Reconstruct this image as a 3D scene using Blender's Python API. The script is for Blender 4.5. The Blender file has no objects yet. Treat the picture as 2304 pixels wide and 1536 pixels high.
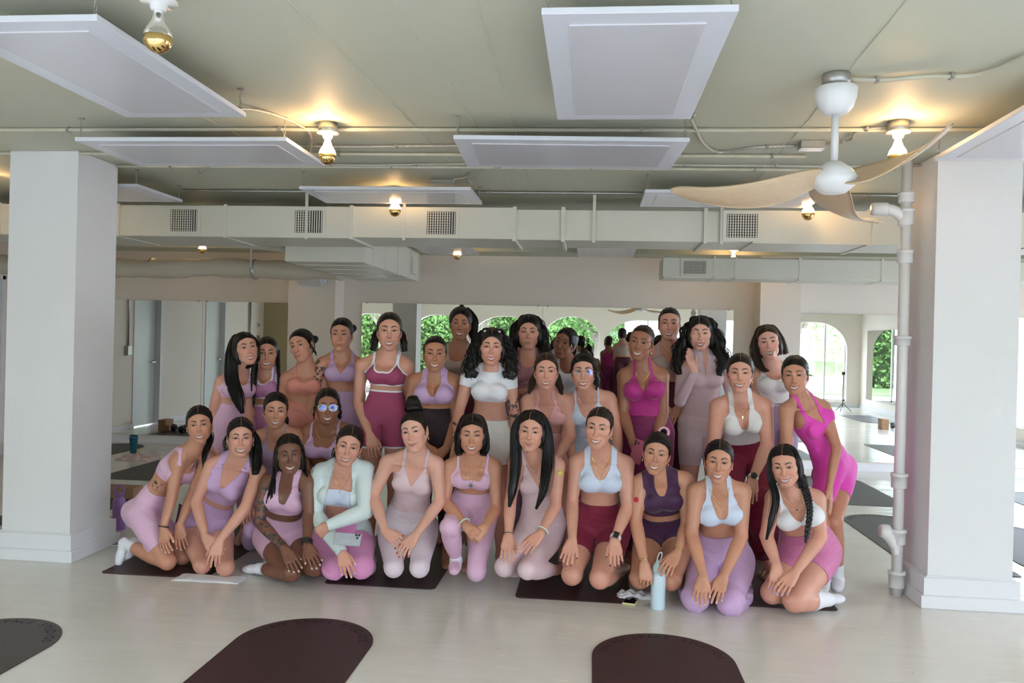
import bpy, math, random
import numpy as np
from mathutils import Vector, Matrix
random.seed(7); RNG = np.random.default_rng(7)
SC = bpy.context.scene
COL = SC.collection
V = np.array
# ---------------- camera (calibrated from the column, mirror and mat edges) ----------------
F = 1790.0; TH = math.atan(178/1790.); RO = math.radians(1.4); PT = math.radians(0.15); EYE = 1.5
_r0 = V([math.cos(TH), math.sin(TH), 0]); _f0 = V([-math.sin(TH), math.cos(TH), 0]); _u0 = V([0, 0, 1.])
_f = _f0*math.cos(PT)-_u0*math.sin(PT); _u1 = _u0*math.cos(PT)+_f0*math.sin(PT)
_R = math.cos(RO)*_r0+math.sin(RO)*_u1; _U = math.cos(RO)*_u1-math.sin(RO)*_r0
_C = V([0, 0, EYE])
cam = bpy.data.cameras.new('camera'); camo = bpy.data.objects.new('camera', cam); COL.objects.link(camo)
cam.sensor_width = 36; cam.lens = 36*F/2304; cam.clip_start = 0.05; cam.clip_end = 300
m = Matrix.Identity(4)
for i in range(3):
    m[i][0] = _R[i]; m[i][1] = _U[i]; m[i][2] = -_f[i]; m[i][3] = _C[i]
camo.matrix_world = m
SC.camera = camo
def _ray(x, y): return _f+_R*(x-1152)/F-_U*(y-768)/F
def atY(x, y, Y):
    d = _ray(x, y); return _C+d*(Y/d[1])
def atZ(x, y, Z):
    d = _ray(x, y); return _C+d*((Z-EYE)/d[2])
# ---------------- view, world, sun ----------------
SC.view_settings.view_transform = 'Standard'; SC.view_settings.look = 'None'; SC.view_settings.gamma = 1
SC.view_settings.use_curve_mapping = False
SC.view_settings.exposure = 0.70
w = bpy.data.worlds.new('sky'); SC.world = w; w.use_nodes = True
_n = w.node_tree.nodes; _l = w.node_tree.links; _n.clear()
_o = _n.new('ShaderNodeOutputWorld'); _b = _n.new('ShaderNodeBackground'); _l.new(_b.outputs[0], _o.inputs[0])
_b.inputs[0].default_value = (0.80, 0.85, 1.04, 1); _b.inputs[1].default_value = 8.5
sd = bpy.data.lights.new('sun', 'SUN'); sd.energy = 3.5; sd.angle = math.radians(3); sd.color = (1, .97, .94)
so = bpy.data.objects.new('sun', sd); COL.objects.link(so); so.rotation_euler = (math.radians(-28), math.radians(12), 0)  # high, from behind the building
# ---------------- helpers ----------------
def tag(o, label=None, cat=None, group=None, kind=None):
    if label: o['label'] = label
    if cat: o['category'] = cat
    if group: o['group'] = group
    if kind: o['kind'] = kind
    return o
def thing(name, label, cat, loc=(0, 0, 0), group=None, rz=0):
    o = bpy.data.objects.new(name, None); COL.objects.link(o); o.empty_display_size = .05
    o.location = tuple(loc); o.rotation_euler[2] = rz
    return tag(o, label, cat, group)
def dup(root, loc=None, label=None):
    r = root.copy(); COL.objects.link(r)
    if loc is not None: r.location = tuple(loc)
    if label: r['label'] = label
    for ch in list(root.children):
        c = ch.copy(); COL.objects.link(c); c.parent = r
        for g in list(ch.children):
            d = g.copy(); COL.objects.link(d); d.parent = c
    return r
_mats = {}
def mat(name, col=(.8, .8, .8), rough=.5, metal=0, spec=.5, bump=None, noise=None, emit=None, coat=0, attr=None, sss=0, sheen=0, alpha=None, trans=0, aniso=None):
    """procedural principled material. bump=(scale,strength[,stretch]); noise=(scale,amount,col2)"""
    if name in _mats: return _mats[name]
    m = bpy.data.materials.new(name); m.use_nodes = True; _mats[name] = m
    nt = m.node_tree; p = nt.nodes['Principled BSDF']; L = nt.links
    p.inputs['Base Color'].default_value = (*col, 1); p.inputs['Roughness'].default_value = rough
    p.inputs['Metallic'].default_value = metal; p.inputs['Specular IOR Level'].default_value = spec
    if coat: p.inputs['Coat Weight'].default_value = coat; p.inputs['Coat Roughness'].default_value = .08
    if sheen: p.inputs['Sheen Weight'].default_value = sheen; p.inputs['Sheen Roughness'].default_value = .4
    if trans: p.inputs['Transmission Weight'].default_value = trans
    if sss:
        p.inputs['Subsurface Weight'].default_value = sss; p.inputs['Subsurface Radius'].default_value = (1, .35, .2); p.inputs['Subsurface Scale'].default_value = .006
    if emit: p.inputs['Emission Color'].default_value = (*emit[:3], 1); p.inputs['Emission Strength'].default_value = emit[3]
    tc = None
    def coords(scale, stretch=(1, 1, 1)):
        nonlocal tc
        if tc is None: tc = nt.nodes.new('ShaderNodeTexCoord')
        mp = nt.nodes.new('ShaderNodeMapping'); L.new(tc.outputs['Object'], mp.inputs[0]); mp.inputs['Scale'].default_value = stretch
        n = nt.nodes.new('ShaderNodeTexNoise'); n.inputs['Scale'].default_value = scale; n.inputs['Detail'].default_value = 5
        L.new(mp.outputs[0], n.inputs['Vector']); return n
    src = None
    if attr:
        a = nt.nodes.new('ShaderNodeAttribute'); a.attribute_name = attr; src = a.outputs['Color']
    if noise:
        n = coords(noise[0], noise[3] if len(noise) > 3 else (1, 1, 1))
        r = nt.nodes.new('ShaderNodeValToRGB'); L.new(n.outputs[0], r.inputs[0])
        r.color_ramp.elements[0].position = .35; r.color_ramp.elements[1].position = .68
        mx = nt.nodes.new('ShaderNodeMix'); mx.data_type = 'RGBA'
        ml = nt.nodes.new('ShaderNodeMath'); ml.operation = 'MULTIPLY'; ml.inputs[1].default_value = noise[1]; L.new(r.outputs[0], ml.inputs[0])
        L.new(ml.outputs[0], mx.inputs[0])
        if src: L.new(src, mx.inputs[6])
        else: mx.inputs[6].default_value = (*col, 1)
        mx.inputs[7].default_value = (*noise[2], 1); src = mx.outputs[2]
    if src: L.new(src, p.inputs['Base Color'])
    if bump:
        n = coords(bump[0], bump[2] if len(bump) > 2 else (1, 1, 1))
        b = nt.nodes.new('ShaderNodeBump'); b.inputs['Strength'].default_value = bump[1]; b.inputs['Distance'].default_value = .01
        L.new(n.outputs[0], b.inputs['Height']); L.new(b.outputs[0], p.inputs['Normal'])
    return m
class MB:
    """collects primitives, builds ONE mesh object"""
    def __init__(s): s.v = []; s.f = []; s.sm = []; s.mi = []; s.k = 0
    def add(s, vs, fs, smooth=False):
        o = len(s.v); s.v += [tuple(map(float, p)) for p in vs]; s.f += [tuple(i+o for i in f) for f in fs]
        s.sm += [smooth]*len(fs); s.mi += [s.k]*len(fs); return s
    def box(s, a, b, bev=0):
        x0, y0, z0 = a; x1, y1, z1 = b
        if bev <= 0:
            vs = [(x0, y0, z0), (x1, y0, z0), (x1, y1, z0), (x0, y1, z0), (x0, y0, z1), (x1, y0, z1), (x1, y1, z1), (x0, y1, z1)]
            return s.add(vs, [(0, 3, 2, 1), (4, 5, 6, 7), (0, 1, 5, 4), (1, 2, 6, 5), (2, 3, 7, 6), (3, 0, 4, 7)])
        e = bev
        vs = []
        for z, i in ((z0, e), (z0+e, 0), (z1-e, 0), (z1, e)):
            vs += [(x0+i+e*(i == 0)*0, y0+i, z), (x1-i, y0+i, z), (x1-i, y1-i, z), (x0+i, y1-i, z)]
        fs = [(0, 3, 2, 1), (12, 13, 14, 15)]
        for r in range(3):
            for k in range(4):
                a0 = r*4+k; b0 = r*4+(k+1) % 4; fs.append((a0, b0, b0+4, a0+4))
        return s.add(vs, fs)
    def prism(s, pts, a, b, ax=2):
        """pts 2D polygon extruded along axis ax from a to b"""
        def P(u, v, t): return [(t, u, v), (u, t, v), (u, v, t)][ax]
        n = len(pts); vs = [P(u, v, a) for u, v in pts]+[P(u, v, b) for u, v in pts]
        fs = [tuple(range(n))[::-1], tuple(range(n, 2*n))]+[(i, (i+1) % n, n+(i+1) % n, n+i) for i in range(n)]
        return s.add(vs, fs)
    def tube(s, path, r, n=8, caps=True, smooth=True):
        P = [V(p, float) for p in path]; m_ = len(P)
        rr = r if hasattr(r, '__len__') else [r]*m_
        T = [P[min(i+1, m_-1)]-P[max(i-1, 0)] for i in range(m_)]
        T = [t/(np.linalg.norm(t)+1e-9) for t in T]
        up = V([0, 0, 1.]) if abs(T[0][2]) < .9 else V([1., 0, 0])
        A = np.cross(T[0], up); A /= np.linalg.norm(A); vs = []
        for i in range(m_):
            A = A-T[i]*(A@T[i]); A /= np.linalg.norm(A)+1e-9; B = np.cross(T[i], A)
            for k in range(n):
                a = 2*math.pi*k/n; vs.append(P[i]+rr[i]*(math.cos(a)*A+math.sin(a)*B))
        fs = [(i*n+k, i*n+(k+1) % n, (i+1)*n+(k+1) % n, (i+1)*n+k) for i in range(m_-1) for k in range(n)]
        if caps: fs += [tuple(range(n))[::-1], tuple(range((m_-1)*n, m_*n))]
        return s.add(vs, fs, smooth)
    def lathe(s, prof, c=(0, 0, 0), n=24, ax=2, smooth=True):
        """prof = [(r, h)...] around an axis through c"""
        vs = []
        for r, h in prof:
            for k in range(n):
                a = 2*math.pi*k/n; u = r*math.cos(a); v = r*math.sin(a)
                q = [(h, u, v), (u, h, v), (u, v, h)][ax]; vs.append((c[0]+q[0], c[1]+q[1], c[2]+q[2]))
        fs = [(i*n+k, i*n+(k+1) % n, (i+1)*n+(k+1) % n, (i+1)*n+k) for i in range(len(prof)-1) for k in range(n)]
        if prof[0][0] > 1e-5: fs.append(tuple(range(n))[::-1])
        if prof[-1][0] > 1e-5: fs.append(tuple(range((len(prof)-1)*n, len(prof)*n)))
        return s.add(vs, fs, smooth)
    def build(s, name, m=None, parent=None, label=None, cat=None, group=None, kind=None, loc=None):
        me = bpy.data.meshes.new(name); me.from_pydata(s.v, [], s.f)
        for mm in (m if isinstance(m, (list, tuple)) else [m]):
            if mm: me.materials.append(mm)
        me.polygons.foreach_set('use_smooth', s.sm); me.polygons.foreach_set('material_index', s.mi)
        me.update()
        o = bpy.data.objects.new(name, me); COL.objects.link(o)
        if parent: o.parent = parent
        if loc is not None: o.location = tuple(loc)
        return tag(o, label, cat, group, kind)
def smoothpath(pts, n=8):
    """Catmull-Rom through pts"""
    P = [V(p, float) for p in pts]; P = [2*P[0]-P[1]]+P+[2*P[-1]-P[-2]]; out = []
    for i in range(1, len(P)-2):
        for k in range(n):
            t = k/n; a, b, c, d = P[i-1:i+3]
            out.append(.5*((2*b)+(c-a)*t+(2*a-5*b+4*c-d)*t*t+(-a+3*b-3*c+d)*t**3))
    out.append(P[-2]); return out
m_black = mat('black_plastic', (.015, .015, .017), .35)
# ================= THE ROOM =================
X0, X1, Y0, Y1, CE = -6.9, 6.75, -0.6, 10.1, 2.65
m_wall = mat('wall_paint', (.86, .785, .70), .55, bump=(45, .12))
m_colp = mat('column_paint', (.79, .785, .79), .5, bump=(38, .22))
m_ceil = mat('ceiling_paint', (.58, .59, .47), .6, bump=(7, .25), noise=(1.6, .35, (.56, .55, .43)))
m_trim = mat('trim_paint', (.80, .80, .82), .35)
m_duct = mat('duct_paint', (.73, .71, .61), .45, bump=(3, .15))
m_white = mat('white_enamel', (.72, .74, .80), .25)
m_panel = mat('panel_face', (.66, .66, .70), .16, spec=.6)
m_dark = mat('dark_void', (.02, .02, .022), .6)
m_galv = mat('galvanised_steel', (.45, .45, .42), .35, metal=.8, noise=(40, .5, (.3, .3, .28)))
m_gold = mat('gold_mirror_coat', (.85, .60, .25), .08, metal=1)
m_cork = mat('cork', (.42, .25, .14), .8, noise=(60, .6, (.25, .13, .07)))
# floor: glossy painted concrete with scuffs
m_floor = bpy.data.materials.new('floor_paint'); m_floor.use_nodes = True
def _floor():
    nt = m_floor.node_tree; p = nt.nodes['Principled BSDF']; L = nt.links
    tc = nt.nodes.new('ShaderNodeTexCoord')
    def noise(sc, st, det=6):
        mp = nt.nodes.new('ShaderNodeMapping'); mp.inputs['Scale'].default_value = st; L.new(tc.outputs['Object'], mp.inputs[0])
        n = nt.nodes.new('ShaderNodeTexNoise'); n.inputs['Scale'].default_value = sc; n.inputs['Detail'].default_value = det; L.new(mp.outputs[0], n.inputs[0]); return n
    n1 = noise(1.1, (1, 1, 1)); n2 = noise(5, (.35, 2.2, 1), 8); n3 = noise(16, (1, 1, 1), 4)
    r = nt.nodes.new('ShaderNodeValToRGB'); r.color_ramp.elements[0].position = .3; r.color_ramp.elements[1].position = .7
    r.color_ramp.elements[0].color = (.68, .655, .59, 1); r.color_ramp.elements[1].color = (.78, .755, .69, 1); L.new(n1.outputs[0], r.inputs[0])
    n4 = noise(9, (.5, 2.5, 1), 10); sc = nt.nodes.new('ShaderNodeMapRange'); sc.inputs[1].default_value = .66; sc.inputs[2].default_value = .74; L.new(n4.outputs[0], sc.inputs[0])
    mx = nt.nodes.new('ShaderNodeMix'); mx.data_type = 'RGBA'; L.new(sc.outputs[0], mx.inputs[0]); L.new(r.outputs[0], mx.inputs[6]); mx.inputs[7].default_value = (.86, .85, .81, 1)
    n5 = noise(26, (1, 1, 1), 3); sd_ = nt.nodes.new('ShaderNodeMapRange'); sd_.inputs[1].default_value = .76; sd_.inputs[2].default_value = .79; L.new(n5.outputs[0], sd_.inputs[0])
    m5 = nt.nodes.new('ShaderNodeMix'); m5.data_type = 'RGBA'; L.new(sd_.outputs[0], m5.inputs[0]); L.new(mx.outputs[2], m5.inputs[6]); m5.inputs[7].default_value = (.25, .23, .20, 1)
    L.new(m5.outputs[2], p.inputs['Base Color'])
    rr = nt.nodes.new('ShaderNodeMapRange'); rr.inputs[1].default_value = .35; rr.inputs[2].default_value = .7; rr.inputs[3].default_value = .10; rr.inputs[4].default_value = .26
    L.new(n2.outputs[0], rr.inputs[0]); L.new(rr.outputs[0], p.inputs['Roughness'])
    b = nt.nodes.new('ShaderNodeBump'); b.inputs['Strength'].default_value = .16; b.inputs['Distance'].default_value = .02; L.new(n2.outputs[0], b.inputs['Height'])
    b2 = nt.nodes.new('ShaderNodeBump'); b2.inputs['Strength'].default_value = .05; b2.inputs['Distance'].default_value = .006; L.new(n3.outputs[0], b2.inputs['Height']); L.new(b.outputs[0], b2.inputs['Normal'])
    L.new(b2.outputs[0], p.inputs['Normal']); p.inputs['Specular IOR Level'].default_value = .55
_floor()
MB().box((X0-.2, Y0-.3, -.15), (X1+.2, Y1+.2, 0)).build('floor', m_floor, kind='structure')
MB().box((X0-.2, Y0-.3, CE), (X1+.2, Y1+.2, CE+.2)).build('ceiling', m_ceil, kind='structure')
# board marks cast in the ceiling
b = MB()
for x, dx in ((-1.2, .05), (-.78, .03), (-.36, -.02), (.9, .04), (-2.3, .05)):
    pts = [(x+dx*y+random.uniform(-.004, .004), y, CE-.0) for y in np.arange(1.6, 6.1, .12)]
    b.tube(pts, [random.uniform(.002, .0055) for _ in pts], 5)
b.build('trim_1', m_ceil, kind='structure')
MB().box((X0-.2, Y1, -.1), (X1+.2, Y1+.2, CE+.1)).build('wall_back', m_wall, kind='structure')
MB().box((X0, 9.6, 2.56), (X1, Y1, CE)).build('trim_2', m_ceil, kind='structure')
wy = [(4.0, 5.6), (5.9, 7.5), (7.8, 9.4)]; b = MB(); yy = [Y0-.3]+[t for d in wy for t in d]+[Y1+.2]
for i in range(0, len(yy), 2): b.box((X1, yy[i], -.1), (X1+.2, yy[i+1], CE+.1))
for d in wy: b.box((X1, d[0], -.1), (X1+.2, d[1], .3)).box((X1, d[0], 2.15), (X1+.2, d[1], CE+.1))
b.build('wall_right', m_wall, kind='structure')
# left wall with two doors
ds = [(5.70, 6.5), (7.95, 8.75)]; b = MB(); ys = [Y0-.3]+[t for d in ds for t in d]+[Y1+.2]
for i in range(0, len(ys), 2): b.box((X0-.2, ys[i], -.1), (X0, ys[i+1], CE+.1))
for d in ds: b.box((X0-.2, d[0], 2.1), (X0, d[1], CE+.1))
b.build('wall_left', m_wall, kind='structure')
m_door = mat('door_paint', (.70, .74, .72), .3)
for i, d in enumerate(ds):
    do = MB().box((X0-.13, d[0]+.02, .012), (X0-.085, d[1]-.02, 2.08)).build('door_%d' % (i+1), m_door, kind='structure')
    MB().box((X0-.2, d[0], 0), (X0+.015, d[0]+.05, 2.1)).box((X0-.2, d[1]-.05, 0), (X0+.015, d[1], 2.1)).box((X0-.2, d[0], 2.06), (X0+.015, d[1], 2.12)).build('door_frame', m_trim, do)
    MB().lathe([(.0, 0), (.028, .0), (.028, .012), (.01, .014), (.01, .05), (.0, .052)], (X0-.085, d[0]+.1, 1.0), 12, 0).box((X0-.04, d[0]+.09, .99), (X0-.025, d[0]+.21, 1.01)).build('door_handle', m_galv, do)
# back-wall pilasters
for i, (a, c) in enumerate(((-3.83, -3.22), (2.0, 2.47))):
    MB().box((a, 9.75, 0), (c, Y1, CE)).build('wall_back_%d' % (i+1), m_wall, kind='structure')
# front wall (behind the camera) with arched openings
def arch_wall(name, y0, y1, x0, x1, ops, m_, ztop):
    b = MB(); x = x0
    for (a, c, zs, zt, rx, rz) in ops:
        b.box((x, y0, -.1), (a, y1, ztop)); b.box((a, y0, -.1), (c, y1, zs))
        arc = []
        for k in range(13):
            t = math.pi/2*k/12; arc.append((a+rx-rx*math.cos(t), zt-rz+rz*math.sin(t)))
        arc2 = [(c+a-u, v) for u, v in arc][::-1]
        full = arc+arc2
        for (u, v), (u2, v2) in zip(full[:-1], full[1:]):
            if u2-u > 1e-5: b.prism([(u, v), (u2, v2), (u2, ztop), (u, ztop)], y0, y1, 1)
        x = c
    b.box((x, y0, -.1), (x1, y1, ztop)); return b.build(name, m_, kind='structure')
ops = [(-6.55, -5.1, .14, 2.1, .6, .6), (-4.75, -3.35, .14, 2.1, .6, .6), (-3.13, -1.36, .14, 2.10, .8, .62), (-1.24, .23, .14, 2.13, .7, .62), (.36, 2.55, .14, 2.07, .85, .68), (2.72, 4.5, .14, 2.12, .8, .65), (4.64, 6.42, .14, 2.12, .75, .7)]
arch_wall('wall_front', Y0-.22, Y0, X0-.2, X1+.2, ops, m_wall, CE+.1)
m_glass = bpy.data.materials.new('window_glass'); m_glass.use_nodes = True
def _glass():
    nt = m_glass.node_tree; nt.nodes.clear(); o = nt.nodes.new('ShaderNodeOutputMaterial'); mx = nt.nodes.new('ShaderNodeMixShader')
    t = nt.nodes.new('ShaderNodeBsdfTransparent'); g = nt.nodes.new('ShaderNodeBsdfGlossy'); g.inputs['Roughness'].default_value = 0
    t.inputs[0].default_value = (.97, .99, .98, 1); mx.inputs[0].default_value = .06
    nt.links.new(t.outputs[0], mx.inputs[1]); nt.links.new(g.outputs[0], mx.inputs[2]); nt.links.new(mx.outputs[0], o.inputs[0])
_glass()
for i, (a, c, zs, zt, rx, rz) in enumerate(ops):
    wf = MB().box((a, Y0-.16, zs), (a+.035, Y0-.11, zt)).box((c-.035, Y0-.16, zs), (c, Y0-.11, zt)).box((a, Y0-.16, zs), (c, Y0-.11, zs+.04))
    xm = (a+c)/2+(.38 if i == 6 else 0)
    if i in (4, 6): wf.box((xm-.02, Y0-.16, zs), (xm+.02, Y0-.11, zt))
    wo = wf.build('window_%d' % (i+1), m_trim, kind='structure')
    MB().box((a+.01, Y0-.137, zs+.01), (c-.01, Y0-.133, zt+.02)).build('window_pane', m_glass, wo)
    pl = bpy.data.lights.new('daylight_portal', 'AREA'); pl.shape = 'RECTANGLE'; pl.size = c-a; pl.size_y = zt-zs; pl.cycles.is_portal = True
    po = bpy.data.objects.new('daylight_portal', pl); COL.objects.link(po); po.location = ((a+c)/2, Y0-.25, (zs+zt)/2); po.rotation_euler = (math.radians(90), 0, 0)
for i, (a, c) in enumerate(wy):
    wo = MB().box((X1+.1, a, .3), (X1+.15, a+.04, 2.15)).box((X1+.1, c-.04, .3), (X1+.15, c, 2.15)).box((X1+.1, a, .3), (X1+.15, c, .35)).box((X1+.1, a, 2.1), (X1+.15, c, 2.15)).build('window_%d' % (i+8), m_trim, kind='structure')
    MB().box((X1+.12, a+.01, .31), (X1+.124, c-.01, 2.14)).build('window_pane', m_glass, wo)
    pl = bpy.data.lights.new('daylight_portal', 'AREA'); pl.shape = 'RECTANGLE'; pl.size = c-a; pl.size_y = 1.85; pl.cycles.is_portal = True
    po = bpy.data.objects.new('daylight_portal', pl); COL.objects.link(po); po.location = (X1+.23, (a+c)/2, 1.22); po.rotation_euler = (math.radians(90), 0, math.radians(90))
# baseboards
def bb(name, a, c):
    b = MB(); (xa, ya), (xb, yb) = a, c
    if abs(yb-ya) < 1e-6:
        s = -1 if ya > 5 else 1; b.box((xa, min(ya, ya+s*.018), .0), (xb, max(ya, ya+s*.018), .09)); b.box((xa, min(ya, ya+s*.03), 0), (xb, max(ya, ya+s*.03), .03))
    else:
        s = 1 if xa < 0 else -1; b.box((min(xa, xa+s*.018), ya, 0), (max(xa, xa+s*.018), yb, .09)); b.box((min(xa, xa+s*.03), ya, 0), (max(xa, xa+s*.03), yb, .03))
    return b.build(name, m_trim, kind='structure')
bb('baseboard_back', (X0, Y1), (X1, Y1)); bb('baseboard_front', (X0, Y0), (X1, Y0)); bb('baseboard_right', (X1, Y0), (X1, Y1))
b = MB()
for i in range(0, len(ys), 2): b.box((X0, max(ys[i], Y0), 0), (X0+.018, min(ys[i+1], Y1), .09))
b.build('baseboard_left', m_trim, kind='structure')
# free-standing columns
def column(x0, x1, y0, y1, label):
    t = thing('column', label, 'column', ((x0+x1)/2, (y0+y1)/2, 0))
    hx = (x1-x0)/2; hy = (y1-y0)/2
    MB().box((-hx, -hy, 0), (hx, hy, CE), .006).build('shaft', m_colp, t)
    for d, z0, z1 in ((.05, 0, .075), (.03, .07, .175), (.012, .17, .182)):
        MB().box((-hx-d, -hy-d, z0), (hx+d, hy+d, z1), .004).build('skirting', m_trim, t)
    return t
column(-3.79, -3.32, 4.83, 5.26, 'square white painted column standing at the left of the kneeling group')
column(1.99, 2.46, 4.87, 5.26, 'square white painted column behind the white drain pipe at the right')
# mirrors on the back wall
m_mir = mat('mirror_silver', (.80, .84, .82), 0.0, metal=1)
def mirror(x0, x1, lab, z0=.11, z1=1.905, n='wall_mirror'):
    t = thing(n, lab, 'mirror', ((x0+x1)/2, Y1-.012, z0)); hx = (x1-x0)/2-.0015
    MB().box((-hx, -.003, 0), (hx, .003, z1-z0)).build('mirror_glass', m_mir, t)
    MB().box((-hx, .0035, 0), (hx, .012, z1-z0)).build('mirror_backing', m_dark, t)
    for sx in (-hx+.06, hx-.06): MB().box((sx-.008, -.008, z1-z0-.008), (sx+.008, .004, z1-z0+.012)).build('mirror_clip', m_galv, t)
mirror(-6.85, -5.13, 'tall wall mirror at the far left reflecting two pale doors')
mirror(-5.13, -3.84, 'wall mirror reflecting a door and the plant shelves, left of the loudspeaker')
mirror(-2.97, -.62, 'wall mirror behind the centre reflecting the arched windows, left of the seam', z1=1.93)
mirror(-.62, 1.75, 'wall mirror right of the centre seam reflecting the backs of the group', z1=1.93)
mirror(2.47, 5.0, 'wall mirror beside the right column reflecting bright windows and tripods')
mirror(5.0, 6.7, 'wall mirror at the far right edge beyond the right column')
t = thing('wall_mirror', 'mirror on the right side wall, seen in reflection doubling the window', 'mirror', (X1-.012, 2.2, .25))
MB().box((-.003, -2.3, 0), (.003, 1.5, 1.67)).build('mirror_glass', m_mir, t); MB().box((.0035, -2.3, 0), (.012, 1.5, 1.67)).build('mirror_backing', m_dark, t)
# ---- infrared heating panels on chains ----
def chain(x, y, z0, z1, parent):
    b = MB(); n = int((z1-z0)/.018)
    for k in range(n):
        z = z0+.009+k*(z1-z0)/n; pts = []
        for a in np.linspace(0, 2*math.pi, 9):
            u = .0055*math.cos(a); w_ = .012*math.sin(a); pts.append((x+u, y, z+w_) if k % 2 else (x, y+u, z+w_))
        b.tube(pts, .0017, 4, False)
    b.build('chain', m_galv, parent)
def hpanel(x0, x1, y0, y1, z, lab, rz=0):
    t = thing('heating_panel', lab, 'heating panel', ((x0+x1)/2, (y0+y1)/2, z), 'suspended white heating panels', rz)
    hx = (x1-x0)/2; hy = (y1-y0)/2
    MB().box((-hx, -hy, .0), (hx, hy, .022), .002).build('frame', m_white, t)
    ix = hx-.085; iy = hy-.085
    MB().box((-ix, -iy, -.004), (ix, iy, .002), .0015).build('radiant_plate', m_panel, t)
    MB().box((-.09, hy-.24, .022), (.09, hy-.14, .05)).build('wiring_box', m_galv, t)
    for sx in (-1, 1):
        for sy in (-1, 1):
            chain(sx*(hx-.02), sy*(hy-.02), .02, CE-z-.004, t)
            MB().box((sx*(hx-.02)-.014, sy*(hy-.02)-.01, CE-z-.006), (sx*(hx-.02)+.014, sy*(hy-.02)+.01, CE-z)).build('ceiling_hook', m_galv, t)
hpanel(-2.25, -1.65, 2.48, 3.62, 2.52, 'large white heating panel hanging over the upper left, nearest the left bulb')
hpanel(-.18, .425, 2.49, 3.68, 2.52, 'large white heating panel seen lengthwise at the top centre')
hpanel(-2.82, -1.63, 4.07, 4.68, 2.52, 'wide white heating panel in front of the left column top')
hpanel(-.745, .455, 4.06, 4.72, 2.52, 'wide white heating panel above the centre of the group', .05)
hpanel(1.80, 2.42, 3.35, 4.50, 2.52, 'white heating panel cut by the right edge above the right column', -.03)
hpanel(-2.07, -.85, 5.42, 6.0, 2.52, 'white heating panel hanging in front of the middle air duct grilles')
hpanel(.34, 1.56, 5.47, 6.05, 2.52, 'white heating panel in front of the rightmost grille of the main duct')
hpanel(-4.05, -3.24, 5.37, 6.0, 2.52, 'white heating panel behind the left column, over the leftmost grille')
hpanel(-2.0, -1.36, 8.35, 9.45, 2.50, 'white heating panel behind the main duct beside the small bulb')
hpanel(-.18, .46, 8.4, 9.5, 2.50, 'white heating panel behind the main duct above the centre mirror')
hpanel(1.95, 2.6, 7.6, 8.7, 2.50, 'white heating panel behind the main duct above the right back duct')
hpanel(-5.0, -3.9, 7.3, 7.95, 2.46, 'white heating panel by the lit bulb behind the left column')
# ---- ducts ----
def duct_sec(b, x0, x1, y0, y1, z0, z1): b.box((x0, y0, z0), (x1, y1, z1), .004)
t = thing('air_duct', 'long rectangular cream air duct running the full width with four grilles', 'air duct', (0, 6.2, 2.285))
b = MB(); duct_sec(b, -6.9, -1.93, 0, .62, -.01, .245); b.prism([(0, 0), (.62, 0), (.62, .245), (0, .245)], -1.93, -.62, 0); b.prism([(.03, 0), (.55, 0), (.55, .235), (.03, .235)], -.62, 1.2, 0); b.prism([(.0, -.01), (.55, -.01), (.55, .24), (.0, .24)], 1.2, 6.75, 0)
b.build('sheet_metal_body', m_duct, t)
for x in (-6, -4.95, -3.9, -2.98, -1.93, -.62, -.24, .85, 2.05, 3.2, 4.4):
    MB().box((x-.014, -.006, -.018), (x+.014, .63, .255), .003).build('joint_flange', m_duct, t)
for x in (-3.95, -2.3, -1.5, 0.0, .97, 2.9):
    MB().box((x-.012, -.004, -.02), (x+.012, -.001, .36)).build('hanger_strap', m_duct, t)
def grille(x0, x1, z0, z1, y, parent, nv, nh, blank=0):
    b = MB(); fr = .028
    b.box((x0-fr, y-.008, z0-fr), (x1+fr, y, z0)).box((x0-fr, y-.008, z1), (x1+fr, y, z1+fr)).box((x0-fr, y-.008, z0), (x0, y, z1)).box((x1, y-.008, z0), (x1+fr, y, z1))
    w = x1-x0
    for k in range(nv):
        x = x0+(k+.5)*w/nv; b.box((x-w/nv*.2, y-.006, z0), (x+w/nv*.2, y-.001, z1))
    for k in range(nh):
        z = z0+(k+.5)*(z1-z0)/nh; b.box((x0, y-.004, z-.0016), (x0+w*(1-blank), y-.0005, z+.0016))
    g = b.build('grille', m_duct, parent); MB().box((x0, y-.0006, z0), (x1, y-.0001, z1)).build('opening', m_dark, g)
for x, bl in ((-3.33, .25), (-2.28, .45), (-1.2, .2), (1.12, 0)):
    grille(x-.115, x+.115, .03, .21, .0 if x < 0 else -.006, t, 12, 9, bl)
t = thing('air_duct', 'short rectangular cream duct on the back wall at the right with one small grille', 'air duct', (.76, 8.8, 2.215))
MB().box((0, 0, 0), (6.0, .5, .235), .02).build('sheet_metal_body', m_duct, t)
for x in (.55, .78, 1.45, 2.3, 3.3): MB().box((x-.012, -.004, -.004), (x+.012, .504, .239)).build('joint_flange', m_duct, t)
grille(.22, .46, .045, .185, -.001, t, 20, 8)
t = thing('air_duct', 'boxy cream duct elbow reaching the back wall left of the centre', 'air duct', (-2.75, 6.9, 2.15))
MB().box((0, 0, 0), (.72, 2.3, .33), .004).build('sheet_metal_body', m_duct, t)
for y in (.3, .75, 1.25, 1.8, 2.25): MB().box((-.006, y-.012, -.006), (.726, y+.012, .336)).build('joint_flange', m_duct, t)
MB().box((.722, 1.85, .06), (.745, 2.1, .24)).build('access_plate', m_duct, t)
MB().box((.25, 1.3, -.008), (.5, 1.7, 0)).build('access_plate', m_duct, t)
t = thing('round_duct', 'sagging round insulated cream duct running left under the ceiling', 'air duct', (-4.2, 8.55, 2.22))
b = MB(); pts = []; rr = []
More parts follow.
